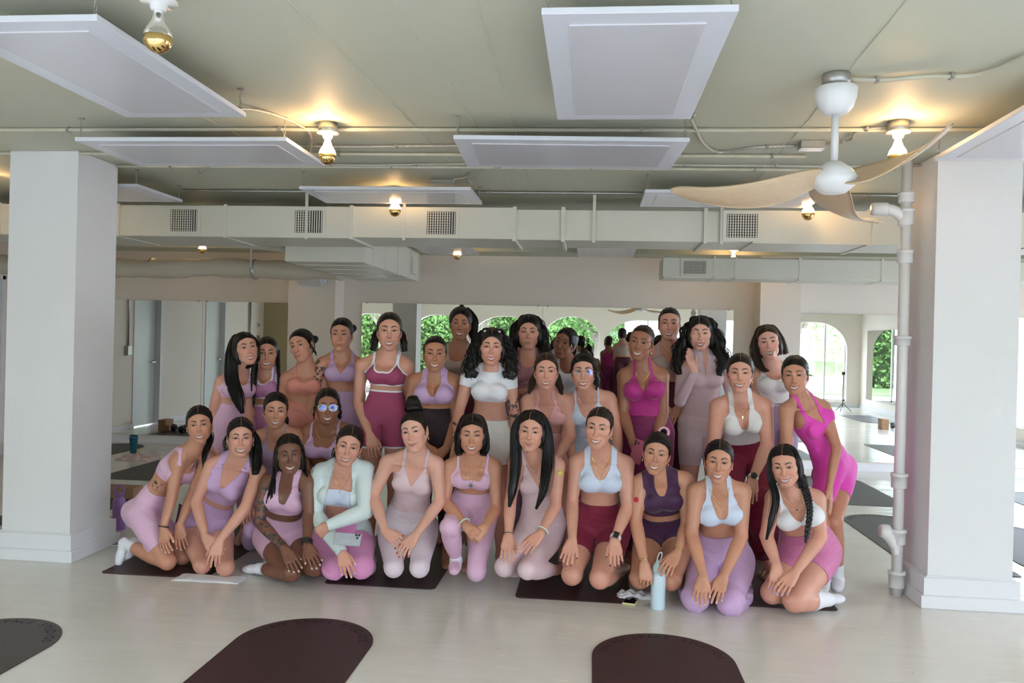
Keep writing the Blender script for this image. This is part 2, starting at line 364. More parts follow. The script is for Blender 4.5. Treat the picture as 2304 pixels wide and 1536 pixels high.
for x in np.linspace(-2.6, 1.45, 60):
    pts.append((x, .02*math.sin(x*2), .015*math.sin(x*1.7+1)-.02*abs(math.sin(x*2.4)))); rr.append(.105+.007*math.sin(x*9)+.004*math.sin(x*31))
b.tube(pts, rr, 20).build('insulation_sleeve', mat('duct_wrap', (.66, .60, .48), .7, bump=(16, .5)), t)
for x in (-1.9, -.75, .45): MB().lathe([(.112, -.012), (.117, 0), (.112, .012)], (x, 0, -.01), 20, 0).build('tape_band', m_galv, t)
for x in (-1.9, .45): MB().box((x-.012, -.118, 0), (x+.012, -.112, .42)).build('hanger_strap', m_duct, t)
t = thing('pipe', 'cream pipe bending beside the duct elbow, behind the lit left bulb', 'pipe', (-4, 8.0, 2.44))
MB().tube(smoothpath([(-2.5, 0, 0), (-.2, 0, 0), (.35, .05, -.01), (.8, .4, -.04), (1.2, 1.0, -.08)], 8), .04, 12).build('pipe_run', m_duct, t)
# ---- bulbs ----
def bulb(x, y, lab, lit=True, power=3.4):
    t = thing('ceiling_bulb', lab, 'ceiling light', (x, y, CE), 'gold-tipped bare ceiling bulbs')
    MB().lathe([(0, 0), (.052, 0), (.052, -.045), (.048, -.052), (0, -.052)][::-1], n=20).build('junction_box', m_galv, t)
    MB().lathe([(0, -.085), (.024, -.085), (.03, -.062), (.058, -.060), (.06, -.052), (.05, -.05), (0, -.05)], n=24).build('porcelain_holder', mat('porcelain', (.85, .85, .83), .2), t)
    gl = mat('bulb_glass_lit', (1, .9, .75), .1, emit=(1, .66, .36, 6)) if lit else mat('bulb_glass_clear', (.75, .72, .62), .05, trans=.85)
    g = MB().lathe([(.016, -.085), (.017, -.10), (.026, -.125), (.041, -.15), (.047, -.173)], n=24).build('bulb_glass', gl, t)
    MB().lathe([(.0473, -.173), (.044, -.195), (.033, -.213), (.018, -.223), (0, -.2265)], n=24).build('gold_tip', m_gold, t)
    if lit:
        L_ = bpy.data.lights.new('bulb_light', 'POINT'); L_.energy = power; L_.color = (1, .60, .27); L_.shadow_soft_size = .03
        lo = bpy.data.objects.new('bulb_light', L_); COL.objects.link(lo); lo.parent = t; lo.location = (0, 0, -.13)
        g.visible_shadow = True
        lo.location = (0, -.056, -.115)
    return t
bulb(-1.46, 2.52, 'unlit gold-tipped bulb in a porcelain holder at the top left', False)
bulb(-1.45, 4.20, 'lit gold-tipped bulb between the two wide left and centre panels')
bulb(-1.53, 6.02, 'lit gold-tipped bulb hanging just under a panel before the main duct')
bulb(1.56, 6.02, 'lit gold-tipped bulb beside the right end of a panel before the duct')
bulb(1.52, 4.2, 'lit ceiling bulb hidden behind the wooden fan blade')
bulb(-4.6, 9.0, 'lit bulb behind the left column above the round insulated duct')
bulb(-1.6, 9.3, 'small lit bulb hanging before the back wall left of centre')
bulb(1.62, 9.45, 'small dim bulb hanging before the right back duct', True, 2)
bulb(-4.6, 5.6, 'lit bulb hidden behind the left column')
bulb(4.3, 5.6, 'lit bulb beyond the right column')
# ---- conduits and cables ----
m_cond = mat('painted_conduit', (.60, .58, .46), .45, noise=(9, .5, (.48, .45, .33)))
def run(name, lab, cat, pts, r, m_, clips=0, sm=6):
    t = thing(name, lab, cat, pts[0]); P0 = V(pts[0]); rel = [V(p)-P0 for p in pts]
    pp = smoothpath(rel, sm) if sm else rel
    MB().tube(pp, r, 8).build('conduit_run' if 'conduit' in name else 'cable_run', m_, t)
    if clips:
        for k in range(clips):
            q = pp[int((k+.5)*len(pp)/clips)]; MB().box((q[0]-.006, q[1]-r-.006, q[2]-r-.002), (q[0]+.006, q[1]+r+.006, q[2]+r+.002)).build('clip', m_galv, t)
    return t
Z = CE-.016
run('ceiling_conduit', 'rigid cream conduit crossing the ceiling through the first lit bulb', 'conduit', [(-5, 4.27, Z), (-3, 4.27, Z), (-1.5, 4.27, Z), (0, 4.3, Z), (1.5, 4.3, Z), (4, 4.3, Z)], .011, m_cond, 7)
run('ceiling_conduit', 'second rigid conduit behind the wide centre heating panel', 'conduit', [(-5, 4.85, Z), (-2, 4.85, Z), (0, 4.88, Z), (1.25, 4.9, Z)], .011, m_cond, 6)
run('ceiling_conduit', 'third rigid conduit behind the wide panels before the main duct', 'conduit', [(-3.3, 5.22, Z), (-1, 5.22, Z), (.8, 5.26, Z), (1.9, 5.28, Z)], .011, m_cond, 5)
run('ceiling_conduit', 'rigid steel conduit right above the main duct', 'conduit', [(-3.3, 6.12, Z), (-.8, 6.12, Z), (2.6, 6.14, Z)], .012, m_galv, 5)
m_flex = mat('flex_cable', (.55, .54, .48), .35, metal=.5, bump=(160, .6))
def wob(x0, x1, y, n, a=.03, z=Z):
    return [(x, y+a*math.sin(x*2.3+y), z-.004*abs(math.sin(x*3))) for x in np.linspace(x0, x1, n)]
run('flexible_cable', 'armoured flexible cable running right of the first lit bulb', 'cable', wob(-2.6, -.6, 4.62, 9), .008, m_flex, 5)
run('flexible_cable', 'armoured cable looping along behind the wide panels', 'cable', [(-2.9, 5.55, Z), (-2.75, 5.35, Z)]+wob(-2.5, 2.0, 5.12, 14), .008, m_flex, 9)
run('flexible_cable', 'armoured cable curving down to the panel before the duct', 'cable', [(-1.0, 5.62, Z), (-.85, 5.5, Z), (-.7, 5.25, Z), (-.45, 5.12, Z)], .008, m_flex, 2)
run('flexible_cable', 'pale cable dropping from the lengthwise centre panel to the junction box', 'cable', [(.45, 3.75, CE-.09), (.47, 4.06, Z), (.52, 4.27, Z), (.61, 4.6, Z), (.73, 4.8, Z), (.9, 4.68, Z), (1.13, 4.64, Z)], .009, m_flex, 4)
run('flexible_cable', 'armoured cable from the junction box to the hidden bulb', 'cable', [(1.27, 4.62, Z), (1.38, 4.5, Z), (1.36, 4.32, Z), (1.5, 4.24, Z)], .008, m_flex, 2)
run('flexible_cable', 'cream conduit curving from the fan mount to the right edge', 'cable', [(1.06, 3.49, Z), (1.2, 3.5, Z), (1.36, 3.46, Z), (1.55, 3.44, Z), (1.65, 3.2, Z), (1.85, 2.9, Z)], .010, m_cond, 3)
run('flexible_cable', 'cable from the upper left panel to the wide left panel', 'cable', [(-1.9, 3.68, CE-.09), (-1.72, 3.9, Z), (-1.6, 4.3, Z), (-1.7, 4.6, CE-.09)], .008, m_flex, 2)
for k, (y, r) in enumerate(((8.3, .010), (8.5, .008), (8.68, .012), (8.9, .008))):
    run('ceiling_conduit', ['nearest', 'second', 'third', 'farthest'][k]+' of four cables bunched along the ceiling behind the main duct', 'conduit', wob(-2.0, 4.5, y, 12, .05, Z-.02*k), r, m_galv if k % 2 else m_flex, 8)
def jbox(x, y, lab, s=(.065, .04, .045)):
    t = thing('junction_box', lab, 'junction box', (x, y, CE)); MB().box((-s[0], -s[1], -s[2]), (s[0], s[1], 0), .004).build('steel_box', m_galv, t)
    MB().box((-s[0], -s[1], -s[2]-.003), (s[0], s[1], -s[2])).build('cover_plate', mat('bright_steel', (.75, .77, .8), .25, metal=.6), t)
jbox(1.2, 4.6, 'steel junction box with a bright cover left of the fan rod')
jbox(-1.1, 5.72, 'small steel junction box above a panel before the main duct', (.09, .03, .03))
jbox(2.15, 8.4, 'small steel junction box among the cables at the right back')
# ---- ceiling fan with three carved wooden blades ----
t = thing('ceiling_fan', 'ceiling fan with white mount and three curved pale wood blades', 'ceiling fan', (1.0, 3.47, CE))
MB().lathe([(0, -.06), (.055, -.06), (.058, -.01), (.055, 0), (0, 0)], n=24).build('steel_mount_box', m_galv, t)
m_fan = mat('fan_white', (.82, .83, .83), .35)
MB().lathe([(0, -.172), (.035, -.172), (.05, -.165), (.07, -.14), (.083, -.10), (.086, -.062), (.08, -.058), (0, -.058)], n=32).build('canopy_cup', m_fan, t)
MB().lathe([(.015, -.37), (.015, -.17)], n=16).build('down_rod', m_fan, t)
MB().lathe([(0, -.50), (.05, -.50), (.085, -.47), (.10, -.44), (.07, -.40), (.03, -.37), (.0, -.365)], n=32).build('motor_hub', m_fan, t)
m_ply = mat('blade_plywood', (.66, .50, .33), .4, noise=(30, .4, (.55, .38, .22), (1, 1, 6)))
def blade(ang, L_, droop, lift, wd=1.):
    vs = []; fs = []; n = 26; w_ = 8
    for s_ in (0, 1):
        for i in range(n+1):
            t_ = i/n; r = .05+t_*L_; ch = .075+.11*math.sin(math.pi*min(1, t_*1.05)**.8)*(1-.35*t_); ch *= wd
            if t_ > .9: ch *= math.sqrt(max(0.02, 1-((t_-.9)/.1)**2))
            sweep = .10*math.sin(t_*2.6)-.12*t_*t_; tw = math.radians(32-18*t_)
            z = -.44-droop*math.sin(t_*math.pi*.75)*.12+lift*t_*t_
            for k in range(w_+1):
                u = (k/w_-.5)*ch; x = r; y = sweep+u*math.cos(tw); zz = z+u*math.sin(tw)-.012*math.cos(math.pi*(k/w_-.5))*1.0
                c_, s2 = math.cos(ang), math.sin(ang)
                vs.append((x*c_-y*s2, x*s2+y*c_, zz+(.009 if s_ else 0)))
    m_ = (n+1)*(w_+1)
    for i in range(n):
        for k in range(w_):
            a = i*(w_+1)+k; q = (a, a+1, a+w_+2, a+w_+1); fs.append(q[::-1]); fs.append(tuple(j+m_ for j in q))
    for i in range(n):
        for k in (0, w_):
            a = i*(w_+1)+k; fs.append((a, a+w_+1, a+w_+1+m_, a+m_))
    for k in range(w_):
        for i in (0, n): a = i*(w_+1)+k; fs.append((a, a+1, a+1+m_, a+m_))
    MB().add(vs, fs, True).build('blade', m_ply, t)
blade(math.radians(183), .62, .9, .03, 1.15); blade(math.radians(-30), .40, -.2, .14, 1.6); blade(math.radians(62), .62, .5, -.05, 1.3)
# ---- drain pipe in front of the right column ----
t = thing('drain_pipe', 'white painted drain pipe with collars and a side branch before the right column', 'pipe', (1.885, 5.05, 0))
m_pvc = mat('painted_pipe', (.80, .79, .78), .3, bump=(25, .1))
MB().lathe([(.031, 0), (.031, 2.65)], n=24).build('stack', m_pvc, t)
def collar(z, h, r=.045, name='collar'):
    MB().lathe([(.031, z-h), (r-.003, z-h), (r, z-h+.004), (r, z+h-.02), (r+.005, z+h-.02), (r+.005, z+h), (.031, z+h)], n=28).build(name, m_pvc, t)
for z, h in ((.10, .05), (.36, .045), (.70, .045), (2.06, .04), (1.55, .03), (2.30, .05), (2.42, .03)): collar(z, h)
MB().tube(smoothpath([(0, 0, .25), (-.02, -.005, .31), (-.055, -.01, .36), (-.07, -.012, .38)], 5), [.03]*5+[.033]*5+[.036]*6, 20).lathe([(0, -.11), (.036, -.11), (.041, -.09), (.041, -.06), (.034, -.05)], (0, -.012, .39), 20, 0).build('branch', m_pvc, t)
MB().tube(smoothpath([(0, 0, 2.25), (-.03, 0, 2.31), (-.09, 0, 2.345), (-.17, 0, 2.35)], 5), .033, 20).lathe([(0, -.2), (.038, -.2), (.04, -.12), (.038, -.11)], (0, 0, 2.35), 20, 0).build('elbow', m_pvc, t)
# ---- loudspeaker ----
t = thing('loudspeaker', 'white wall loudspeaker mounted high on the left back pilaster', 'speaker', (-3.49, 9.62, 2.10))
MB().box((-.155, -.08, 0), (.155, .07, .165), .03).build('cabinet', m_white, t); MB().box((-.14, -.084, .014), (.14, -.079, .151)).build('front_grille', mat('speaker_cloth', (.62, .62, .63), .8, bump=(300, .4)), t)
MB().lathe([(.0, -.19), (.03, -.19), (.03, -.15), (0, -.15)], (-.0, .0, .08), 12, 0).lathe([(.0, .15), (.03, .15), (.03, .19), (0, .19)], (-.0, .0, .08), 12, 0).box((-.02, .06, .05), (.02, .13, .11)).build('bracket', m_white, t)
# ---- left wall fittings seen in the mirror ----
t = thing('electrical_box', 'grey electrical box with a conduit on the left wall, seen in the mirror', 'electrical box', (X0, 8.92, 1.12))
MB().box((0, -.05, 0), (.06, .05, .15), .006).build('steel_box', m_galv, t); MB().tube([(.025, 0, .15), (.025, 0, 1.53)], .014, 10).build('riser', m_galv, t)
t = thing('electrical_conduit', 'thin vertical conduit on the left wall between door and alcove', 'conduit', (X0, 4.65, 0)); MB().tube([(.02, 0, .2), (.02, 0, 2.64)], .014, 10).tube([(.02, .06, .2), (.02, .06, 2.64)], .012, 10).build('riser', m_galv, t)
for k, z in enumerate((1.35, 1.62)):
    t = thing('wall_switch', ['lower dark', 'upper pale'][k]+' thermostat plate on the left wall, in the mirror', 'switch', (X0, 4.25, z)); MB().box((0, -.04, 0), (.03, .04, .11), .005).build('plate', m_trim if k else m_galv, t)
    MB().box((.03, -.02, .03), (.034, .02, .08)).build('display', m_dark, t)
m_olive = mat('olive_wall', (.50, .44, .27), .6)
MB().box((X0, 2.1, 0), (X0+.55, 3.95, CE)).build('wall_left_1', m_olive, kind='structure')
m_yel = mat('yellow_shelf', (.78, .60, .18), .5)
m_leaf = mat('leaf_green', (.06, .15, .04), .5, noise=(20, .5, (.12, .25, .05)))
m_pot = mat('dark_red_pot', (.12, .03, .025), .5)
for k, z in enumerate((1.05, 1.5)):
    t = thing('wall_shelf', ['lower', 'upper'][k]+' yellow wooden shelf with a trailing plant, in the left mirror', 'shelf', (X0+.3, 1.7, z)); MB().box((-.28, -.4, 0), (.2, .38, .035)).build('board', m_yel, t)
    t = thing('potted_plant', 'trailing green plant in a dark pot on the '+['lower', 'upper'][k]+' yellow shelf', 'plant', (X0+.42, 1.85, z+.036))
    MB().lathe([(0, 0), (.05, 0), (.07, .12), (.06, .12), (0, .1)], n=16).build('pot', m_pot, t)
    b = MB(); rg = np.random.default_rng(5+k)
    for j in range(120):
        a = rg.uniform(0, 6.28); r = rg.uniform(.02, .14); zz = .12+rg.uniform(0, .14)-(r > .09)*rg.uniform(0, .35); c = V([r*math.cos(a), r*math.sin(a), zz]); s_ = rg.uniform(.018, .032)
        d1 = rg.normal(size=3); d1 /= np.linalg.norm(d1); d2 = np.cross(d1, rg.normal(size=3)); d2 /= np.linalg.norm(d2)
        b.add([c-d1*s_, c+d2*s_*.7, c+d1*s_*1.2, c-d2*s_*.7], [(0, 1, 2, 3)])
    b.build('foliage', m_leaf, t)
# ================= OUTSIDE THE WINDOWS (behind the camera, seen in the mirrors) =================
m_grass = mat('lawn', (.07, .13, .035), .9, noise=(1.2, .8, (.16, .25, .09)), bump=(30, .5))
MB().box((-40, -60, -.35), (40, Y0-.22, -.18)).build('ground', mat('pale_paving', (.30, .31, .33), .8, noise=(3, .4, (.25, .26, .27))), kind='structure')
MB().box((-40, -16, -.18), (40, -9, -.15)).build('ground_lawn', m_grass, kind='structure')
MB().box((-40, -24, -.16), (40, -17, -.12)).build('ground_road', mat('road_grey', (.30, .31, .33), .8), kind='structure')
b = MB()
for y in (-16.4, -20.5, -24.4): b.box((-40, y, -.118), (40, y+.5, -.1))
b.build('trim_3', mat('kerb_white', (.7, .7, .68), .7), kind='structure')
hill = MB(); nx, ny = 40, 14; vs = []
for j in range(ny+1):
    for i in range(nx+1):
        x = -42+84*i/nx; y = -25-16*j/ny; vs.append((x, y, -.16+3.2*(j/ny)**1.2+.4*math.sin(x*.7+j)+.3*math.sin(x*1.9)))
hill.add(vs, [(j*(nx+1)+i, j*(nx+1)+i+1, (j+1)*(nx+1)+i+1, (j+1)*(nx+1)+i) for j in range(ny) for i in range(nx)], True).build('hill', m_grass, kind='structure')
m_bark = mat('bark', (.22, .18, .14), .9, bump=(20, .6))
m_crown = mat('tree_leaves', (.06, .15, .025), .7, noise=(2.5, .8, (.16, .30, .07)))
def tree(x, y, h, r, lab, n=1500, seed=1):
    rg = np.random.default_rng(seed); t = thing('tree', lab, 'tree', (x, y, -.2), 'trees outside the windows')
    b = MB(); b.tube(smoothpath([(0, 0, 0), (.1, .05, h*.25), (-.05, 0, h*.45), (.15, .1, h*.7)], 5), [.22]*6+[.16]*6+[.1]*4, 8)
    cs = []
    for k in range(7):
        a = 6.28*k/7+rg.uniform(-.3, .3); e = V([r*.6*math.cos(a), r*.6*math.sin(a), h*rg.uniform(.5, .85)])
        b.tube(smoothpath([(0, 0, h*.33), e*V([.4, .4, .8]), e], 4), [.1]*4+[.06]*3+[.04]*2, 6); cs.append(e)
    cs.append(V([0, 0, h*.8])); b.build('trunk', m_bark, t)
    vs = []; fs = []
    for k in range(n*3):
        c = cs[rg.integers(len(cs))]+rg.normal(size=3)*r*.3; s_ = rg.uniform(.04, .09)
        d1 = rg.normal(size=3); d1 /= np.linalg.norm(d1); d2 = np.cross(d1, rg.normal(size=3)); d2 /= np.linalg.norm(d2)
        o = len(vs); vs += [c-d1*s_, c+d2*s_*.6, c+d1*s_, c-d2*s_*.6]; fs.append((o, o+1, o+2, o+3))
    MB().add(vs, fs).build('crown', m_crown, t)
tree(-4.0, -9.5, 5.5, 2.1, 'leafy tree outside the left arched window, in the mirror', 3500, 1)
tree(.2, -8.2, 5.2, 1.9, 'leafy tree with leaning trunk outside the centre arch', 3500, 2)
tree(-8.6, -12, 6, 2.2, 'leafy tree outside beyond the far left windows', 1500, 3)
tree(-14.5, -15, 6, 2.4, 'farthest left leafy tree outside', 1000, 6)
tree(5, -27, 6, 2.6, 'tree on the green slope across the road', 1500, 4)
tree(12, -27.5, 7, 3.2, 'larger tree on the slope across the road', 1500, 5)
tree(19.5, -26.5, 5, 2.6, 'rightmost tree on the slope across the road', 1500, 8)
# white garden wall outside the third arch
MB().box((1.0, -4.2, -.2), (4.6, -4.0, 3.2)).build('wall_outside', mat('outside_render', (.86, .87, .86), .7), kind='structure')
b = MB()
for z in (.9, 1.3): b.box((3, -16.9, z-.03), (40, -16.85, z+.03))
for x in np.arange(3, 40, 2): b.box((x-.03, -16.9, -.15), (x+.03, -16.84, 1.4))
b.build('guard_rail', mat('rail_grey', (.5, .52, .54), .5), label='grey roadside railing outside the right window', cat='railing')

MB().box((X1+.2, Y0-.22, -.35), (40, 40, -.18)).build('ground_side', _mats['pale_paving'], kind='structure')

t = thing('hedge', 'tall leafy hedge beyond the lawn outside the arched windows', 'hedge', (-5, -15, -.2)); rg = np.random.default_rng(9); vs = []; fs = []
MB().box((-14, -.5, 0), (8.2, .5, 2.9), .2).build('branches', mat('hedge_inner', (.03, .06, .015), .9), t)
for k in range(14000):
    c = V([rg.uniform(-14.3, 8.4), rg.uniform(.3, 1.0), 0]); c[2] = rg.uniform(0, 3.4+.5*math.sin(c[0]*1.3)+.3*math.sin(c[0]*3.1)); s_ = rg.uniform(.07, .14); d1 = rg.normal(size=3); d1 /= np.linalg.norm(d1); d2 = np.cross(d1, rg.normal(size=3)); d2 /= np.linalg.norm(d2)
    o = len(vs); vs += [c-d1*s_, c+d2*s_*.6, c+d1*s_, c-d2*s_*.6]; fs.append((o, o+1, o+2, o+3))
MB().add(vs, fs).build('foliage', mat('hedge_leaves', (.07, .15, .03), .7, noise=(1.5, .8, (.18, .30, .08))), t)
# ================= PEOPLE: implicit-surface modelling =================
def smin(a, b, k):
    if k <= 0: return np.minimum(a, b)
    h = np.clip(.5+.5*(b-a)/k, 0, 1); return b+(a-b)*h-k*h*(1-h)
def smax(a, b, k): return -smin(-a, -b, k)
def nrm(v): v = V(v, float); return v/(np.linalg.norm(v)+1e-12)
class Fld:
    def __init__(s, xs, ys, zs): s.xs, s.ys, s.zs = [a.astype(np.float32) for a in (xs, ys, zs)]; s.D = np.full((len(xs), len(ys), len(zs)), .5, np.float32)
    def box(s, lo, hi):
        sl = tuple(slice(max(0, int(np.searchsorted(a, l))-1), int(np.searchsorted(a, h))+1) for a, l, h in zip((s.xs, s.ys, s.zs), lo, hi))
        return sl, (s.xs[sl[0]][:, None, None], s.ys[sl[1]][None, :, None], s.zs[sl[2]][None, None, :])
    def put(s, fn, lo, hi, k=0, op='u'):
        sl, P = s.box(lo, hi)
        if 0 in s.D[sl].shape: return
        d = fn(*P).astype(np.float32)
        s.D[sl] = smin(s.D[sl], d, k) if op == 'u' else smax(s.D[sl], -d, k)
    def ell(s, c, r, k=.01, op='u', rot=None, m=.03):
        c = V(c, float); r = V(r, float); R_ = np.eye(3) if rot is None else V(rot)
        ext = np.sqrt(((R_*r)**2).sum(1))+m+k
        def fn(X, Y, Z):
            x, y, z = X-c[0], Y-c[1], Z-c[2]
            q = [(x*R_[0, i]+y*R_[1, i]+z*R_[2, i]) for i in range(3)]
            k0 = np.sqrt(sum((q[i]/r[i])**2 for i in range(3))); k1 = np.sqrt(sum((q[i]/r[i]**2)**2 for i in range(3)))+1e-6
            return k0*(k0-1)/k1
        s.put(fn, c-ext, c+ext, k, op)
    def bone(s, a, b, ts, rs, k=.01, n=None, fl=1., op='u', m=.03):
        a = V(a, float); b = V(b, float); L = np.linalg.norm(b-a)+1e-9; d = (b-a)/L; e = max(rs)*max(1, fl)+m+k
        if n is not None: n = V(n, float); n = n-d*(n@d); n /= np.linalg.norm(n)+1e-9
        def fn(X, Y, Z):
            x, y, z = X-a[0], Y-a[1], Z-a[2]
            t = x*d[0]+y*d[1]+z*d[2]; tc = np.clip(t, 0, L)
            r = np.interp(tc/L, ts, rs)
            qx, qy, qz = x-tc*d[0], y-tc*d[1], z-tc*d[2]
            q2 = qx*qx+qy*qy+qz*qz
            if n is not None and fl != 1:
                w_ = qx*n[0]+qy*n[1]+qz*n[2]; q2 = q2+w_*w_*(1/fl**2-1)
            return np.sqrt(q2)-r
        s.put(fn, np.minimum(a, b)-e, np.maximum(a, b)+e, k, op)
def surfnet(xs, ys, zs, D):
    S = D < 0
    c = [(i, j, k) for i in (0, 1) for j in (0, 1) for k in (0, 1)]
    nx, ny, nz = D.shape
    cs = [S[i:nx-1+i, j:ny-1+j, k:nz-1+k] for i, j, k in c]
    al = cs[0].copy(); an = cs[0].copy()
    for q in cs[1:]: al &= q; an |= q
    I, J, K = np.nonzero(an & ~al); M = len(I)
    idm = np.full((nx-1, ny-1, nz-1), -1, np.int32); idm[I, J, K] = np.arange(M)
    G = [V([xs[I+i], ys[J+j], zs[K+k]]).T for i, j, k in c]; Dv = [D[I+i, J+j, K+k] for i, j, k in c]
    P = np.zeros((M, 3)); cnt = np.zeros(M)
    for a in range(8):
        for b in range(a+1, 8):
            if sum(abs(c[a][i]-c[b][i]) for i in range(3)) != 1: continue
            m_ = (Dv[a] < 0) != (Dv[b] < 0); t = np.where(m_, Dv[a]/(Dv[a]-Dv[b]+1e-20), 0)[:, None]
            P += np.where(m_[:, None], G[a]*(1-t)+G[b]*t, 0); cnt += m_
    P /= cnt[:, None]; Q = []
    for ax in range(3):
        sl0 = [slice(1, n-1) for n in D.shape]; sl1 = list(sl0); sl0[ax] = slice(0, D.shape[ax]-1); sl1[ax] = slice(1, D.shape[ax])
        A = S[tuple(sl0)]; B = S[tuple(sl1)]; i0 = np.argwhere(A != B); f_ = A[tuple(i0.T)]
        o = [1, 1, 1]; o[ax] = 0; i0 = i0+V(o); u, v = [(1, 2), (2, 0), (0, 1)][ax]
        def cell(du, dv):
            q = i0.copy(); q[:, u] += du; q[:, v] += dv; return idm[tuple(q.T)]
        q = np.stack([cell(-1, -1), cell(0, -1), cell(0, 0), cell(-1, 0)], 1)
        q[~f_] = q[~f_][:, ::-1]; Q.append(q)
    Q = np.concatenate(Q); return P, Q[(Q >= 0).all(1)]
def vnormals(P, Q):
    N = np.zeros_like(P); fn = np.cross(P[Q[:, 2]]-P[Q[:, 0]], P[Q[:, -1]]-P[Q[:, 1]])
    for i in range(Q.shape[1]): np.add.at(N, Q[:, i], fn)
    return N/(np.linalg.norm(N, axis=1, keepdims=True)+1e-12)
def clip(P, Q, f, extra=()):
    """keep the part of the quad mesh where f>0 with a clean interpolated border. returns P,T,extras,border edges"""
    T = np.concatenate([Q[:, [0, 1, 2]], Q[:, [0, 2, 3]]]) if Q.shape[1] == 4 else Q
    f = np.where(np.abs(f) < 1e-7, 1e-7, f); g = f[T] > 0; n = g.sum(1)
    T = T[n > 0]; g = g[n > 0]; n = n[n > 0]; out = [T[n == 3]]; A = []; B = []; base = len(P); bord = []
    def cut(a, b):
        i0 = sum(map(len, A)); A.append(a); B.append(b); return base+i0+np.arange(len(a))
    for k in range(3):
        r = [k, (k+1) % 3, (k+2) % 3]
        m1 = (n == 1) & g[:, k]; t = T[m1][:, r]
        if len(t):
            p = cut(t[:, 0], t[:, 1]); q = cut(t[:, 0], t[:, 2]); out.append(np.stack([t[:, 0], p, q], 1)); bord.append(np.stack([p, q], 1))
        m2 = (n == 2) & ~g[:, k]; t = T[m2][:, r]
        if len(t):
            p = cut(t[:, 1], t[:, 0]); q = cut(t[:, 2], t[:, 0]); out.append(np.stack([t[:, 1], t[:, 2], q], 1)); out.append(np.stack([t[:, 1], q, p], 1)); bord.append(np.stack([q, p], 1))
    T = np.concatenate(out); ex = list(extra)
    if A:
        a = np.concatenate(A); b = np.concatenate(B); w_ = (f[a]/(f[a]-f[b]))[:, None]
        P = np.concatenate([P, P[a]*(1-w_)+P[b]*w_]); ex = [np.concatenate([e, e[a]*(1-(w_ if e.ndim > 1 else w_[:, 0]))+e[b]*(w_ if e.ndim > 1 else w_[:, 0])]) for e in ex]
        key = np.minimum(a, b).astype(np.int64)*(base+1)+np.maximum(a, b); _, first, inv = np.unique(key, return_index=True, return_inverse=True)
        mp = np.arange(len(P)); mp[base:] = base+first[inv.ravel()]; T = mp[T]; bo = mp[np.concatenate(bord)]
    else: bo = np.zeros((0, 2), int)
    used = np.unique(T); mp = np.full(len(P), -1); mp[used] = np.arange(len(used)); T = mp[T]; bo = mp[bo]
    ok = (T[:, 0] != T[:, 1]) & (T[:, 1] != T[:, 2]) & (T[:, 0] != T[:, 2]); bo = bo[(bo >= 0).all(1) & (bo[:, 0] != bo[:, 1])]
    return P[used], T[ok], [e[used] for e in ex], bo
def mkmesh(name, P, faces, m_, parent=None, col=None, vec=None, ink=None, smooth=True, tris=None):
    me = bpy.data.meshes.new(name); Fs = [f for f in ([faces] if isinstance(faces, np.ndarray) else faces) if len(f)]
    lt = np.concatenate([np.full(len(f), f.shape[1]) for f in Fs]); li = np.concatenate([f.ravel() for f in Fs])
    me.vertices.add(len(P)); me.vertices.foreach_set('co', P.astype(np.float32).ravel()); me.loops.add(len(li)); me.loops.foreach_set('vertex_index', li.astype(np.int32))
    me.polygons.add(len(lt)); me.polygons.foreach_set('loop_start', np.concatenate([[0], np.cumsum(lt)[:-1]]).astype(np.int32))
    me.polygons.foreach_set('use_smooth', np.full(len(lt), smooth)); me.update(calc_edges=True); me.validate()
    if col is not None:
        a = me.attributes.new('col', 'FLOAT_COLOR', 'POINT'); c4 = np.ones((len(P), 4), np.float32); c4[:, :3] = col; a.data.foreach_set('color', c4.ravel())
    if vec is not None:
        a = me.attributes.new('hc', 'FLOAT_VECTOR', 'POINT'); a.data.foreach_set('vector', vec.astype(np.float32).ravel())
    if ink is not None:
        a = me.attributes.new('ink', 'FLOAT', 'POINT'); a.data.foreach_set('value', ink.astype(np.float32))
    if m_: me.materials.append(m_)
    o = bpy.data.objects.new(name, me); COL.objects.link(o)
    if parent: o.parent = parent
    return o
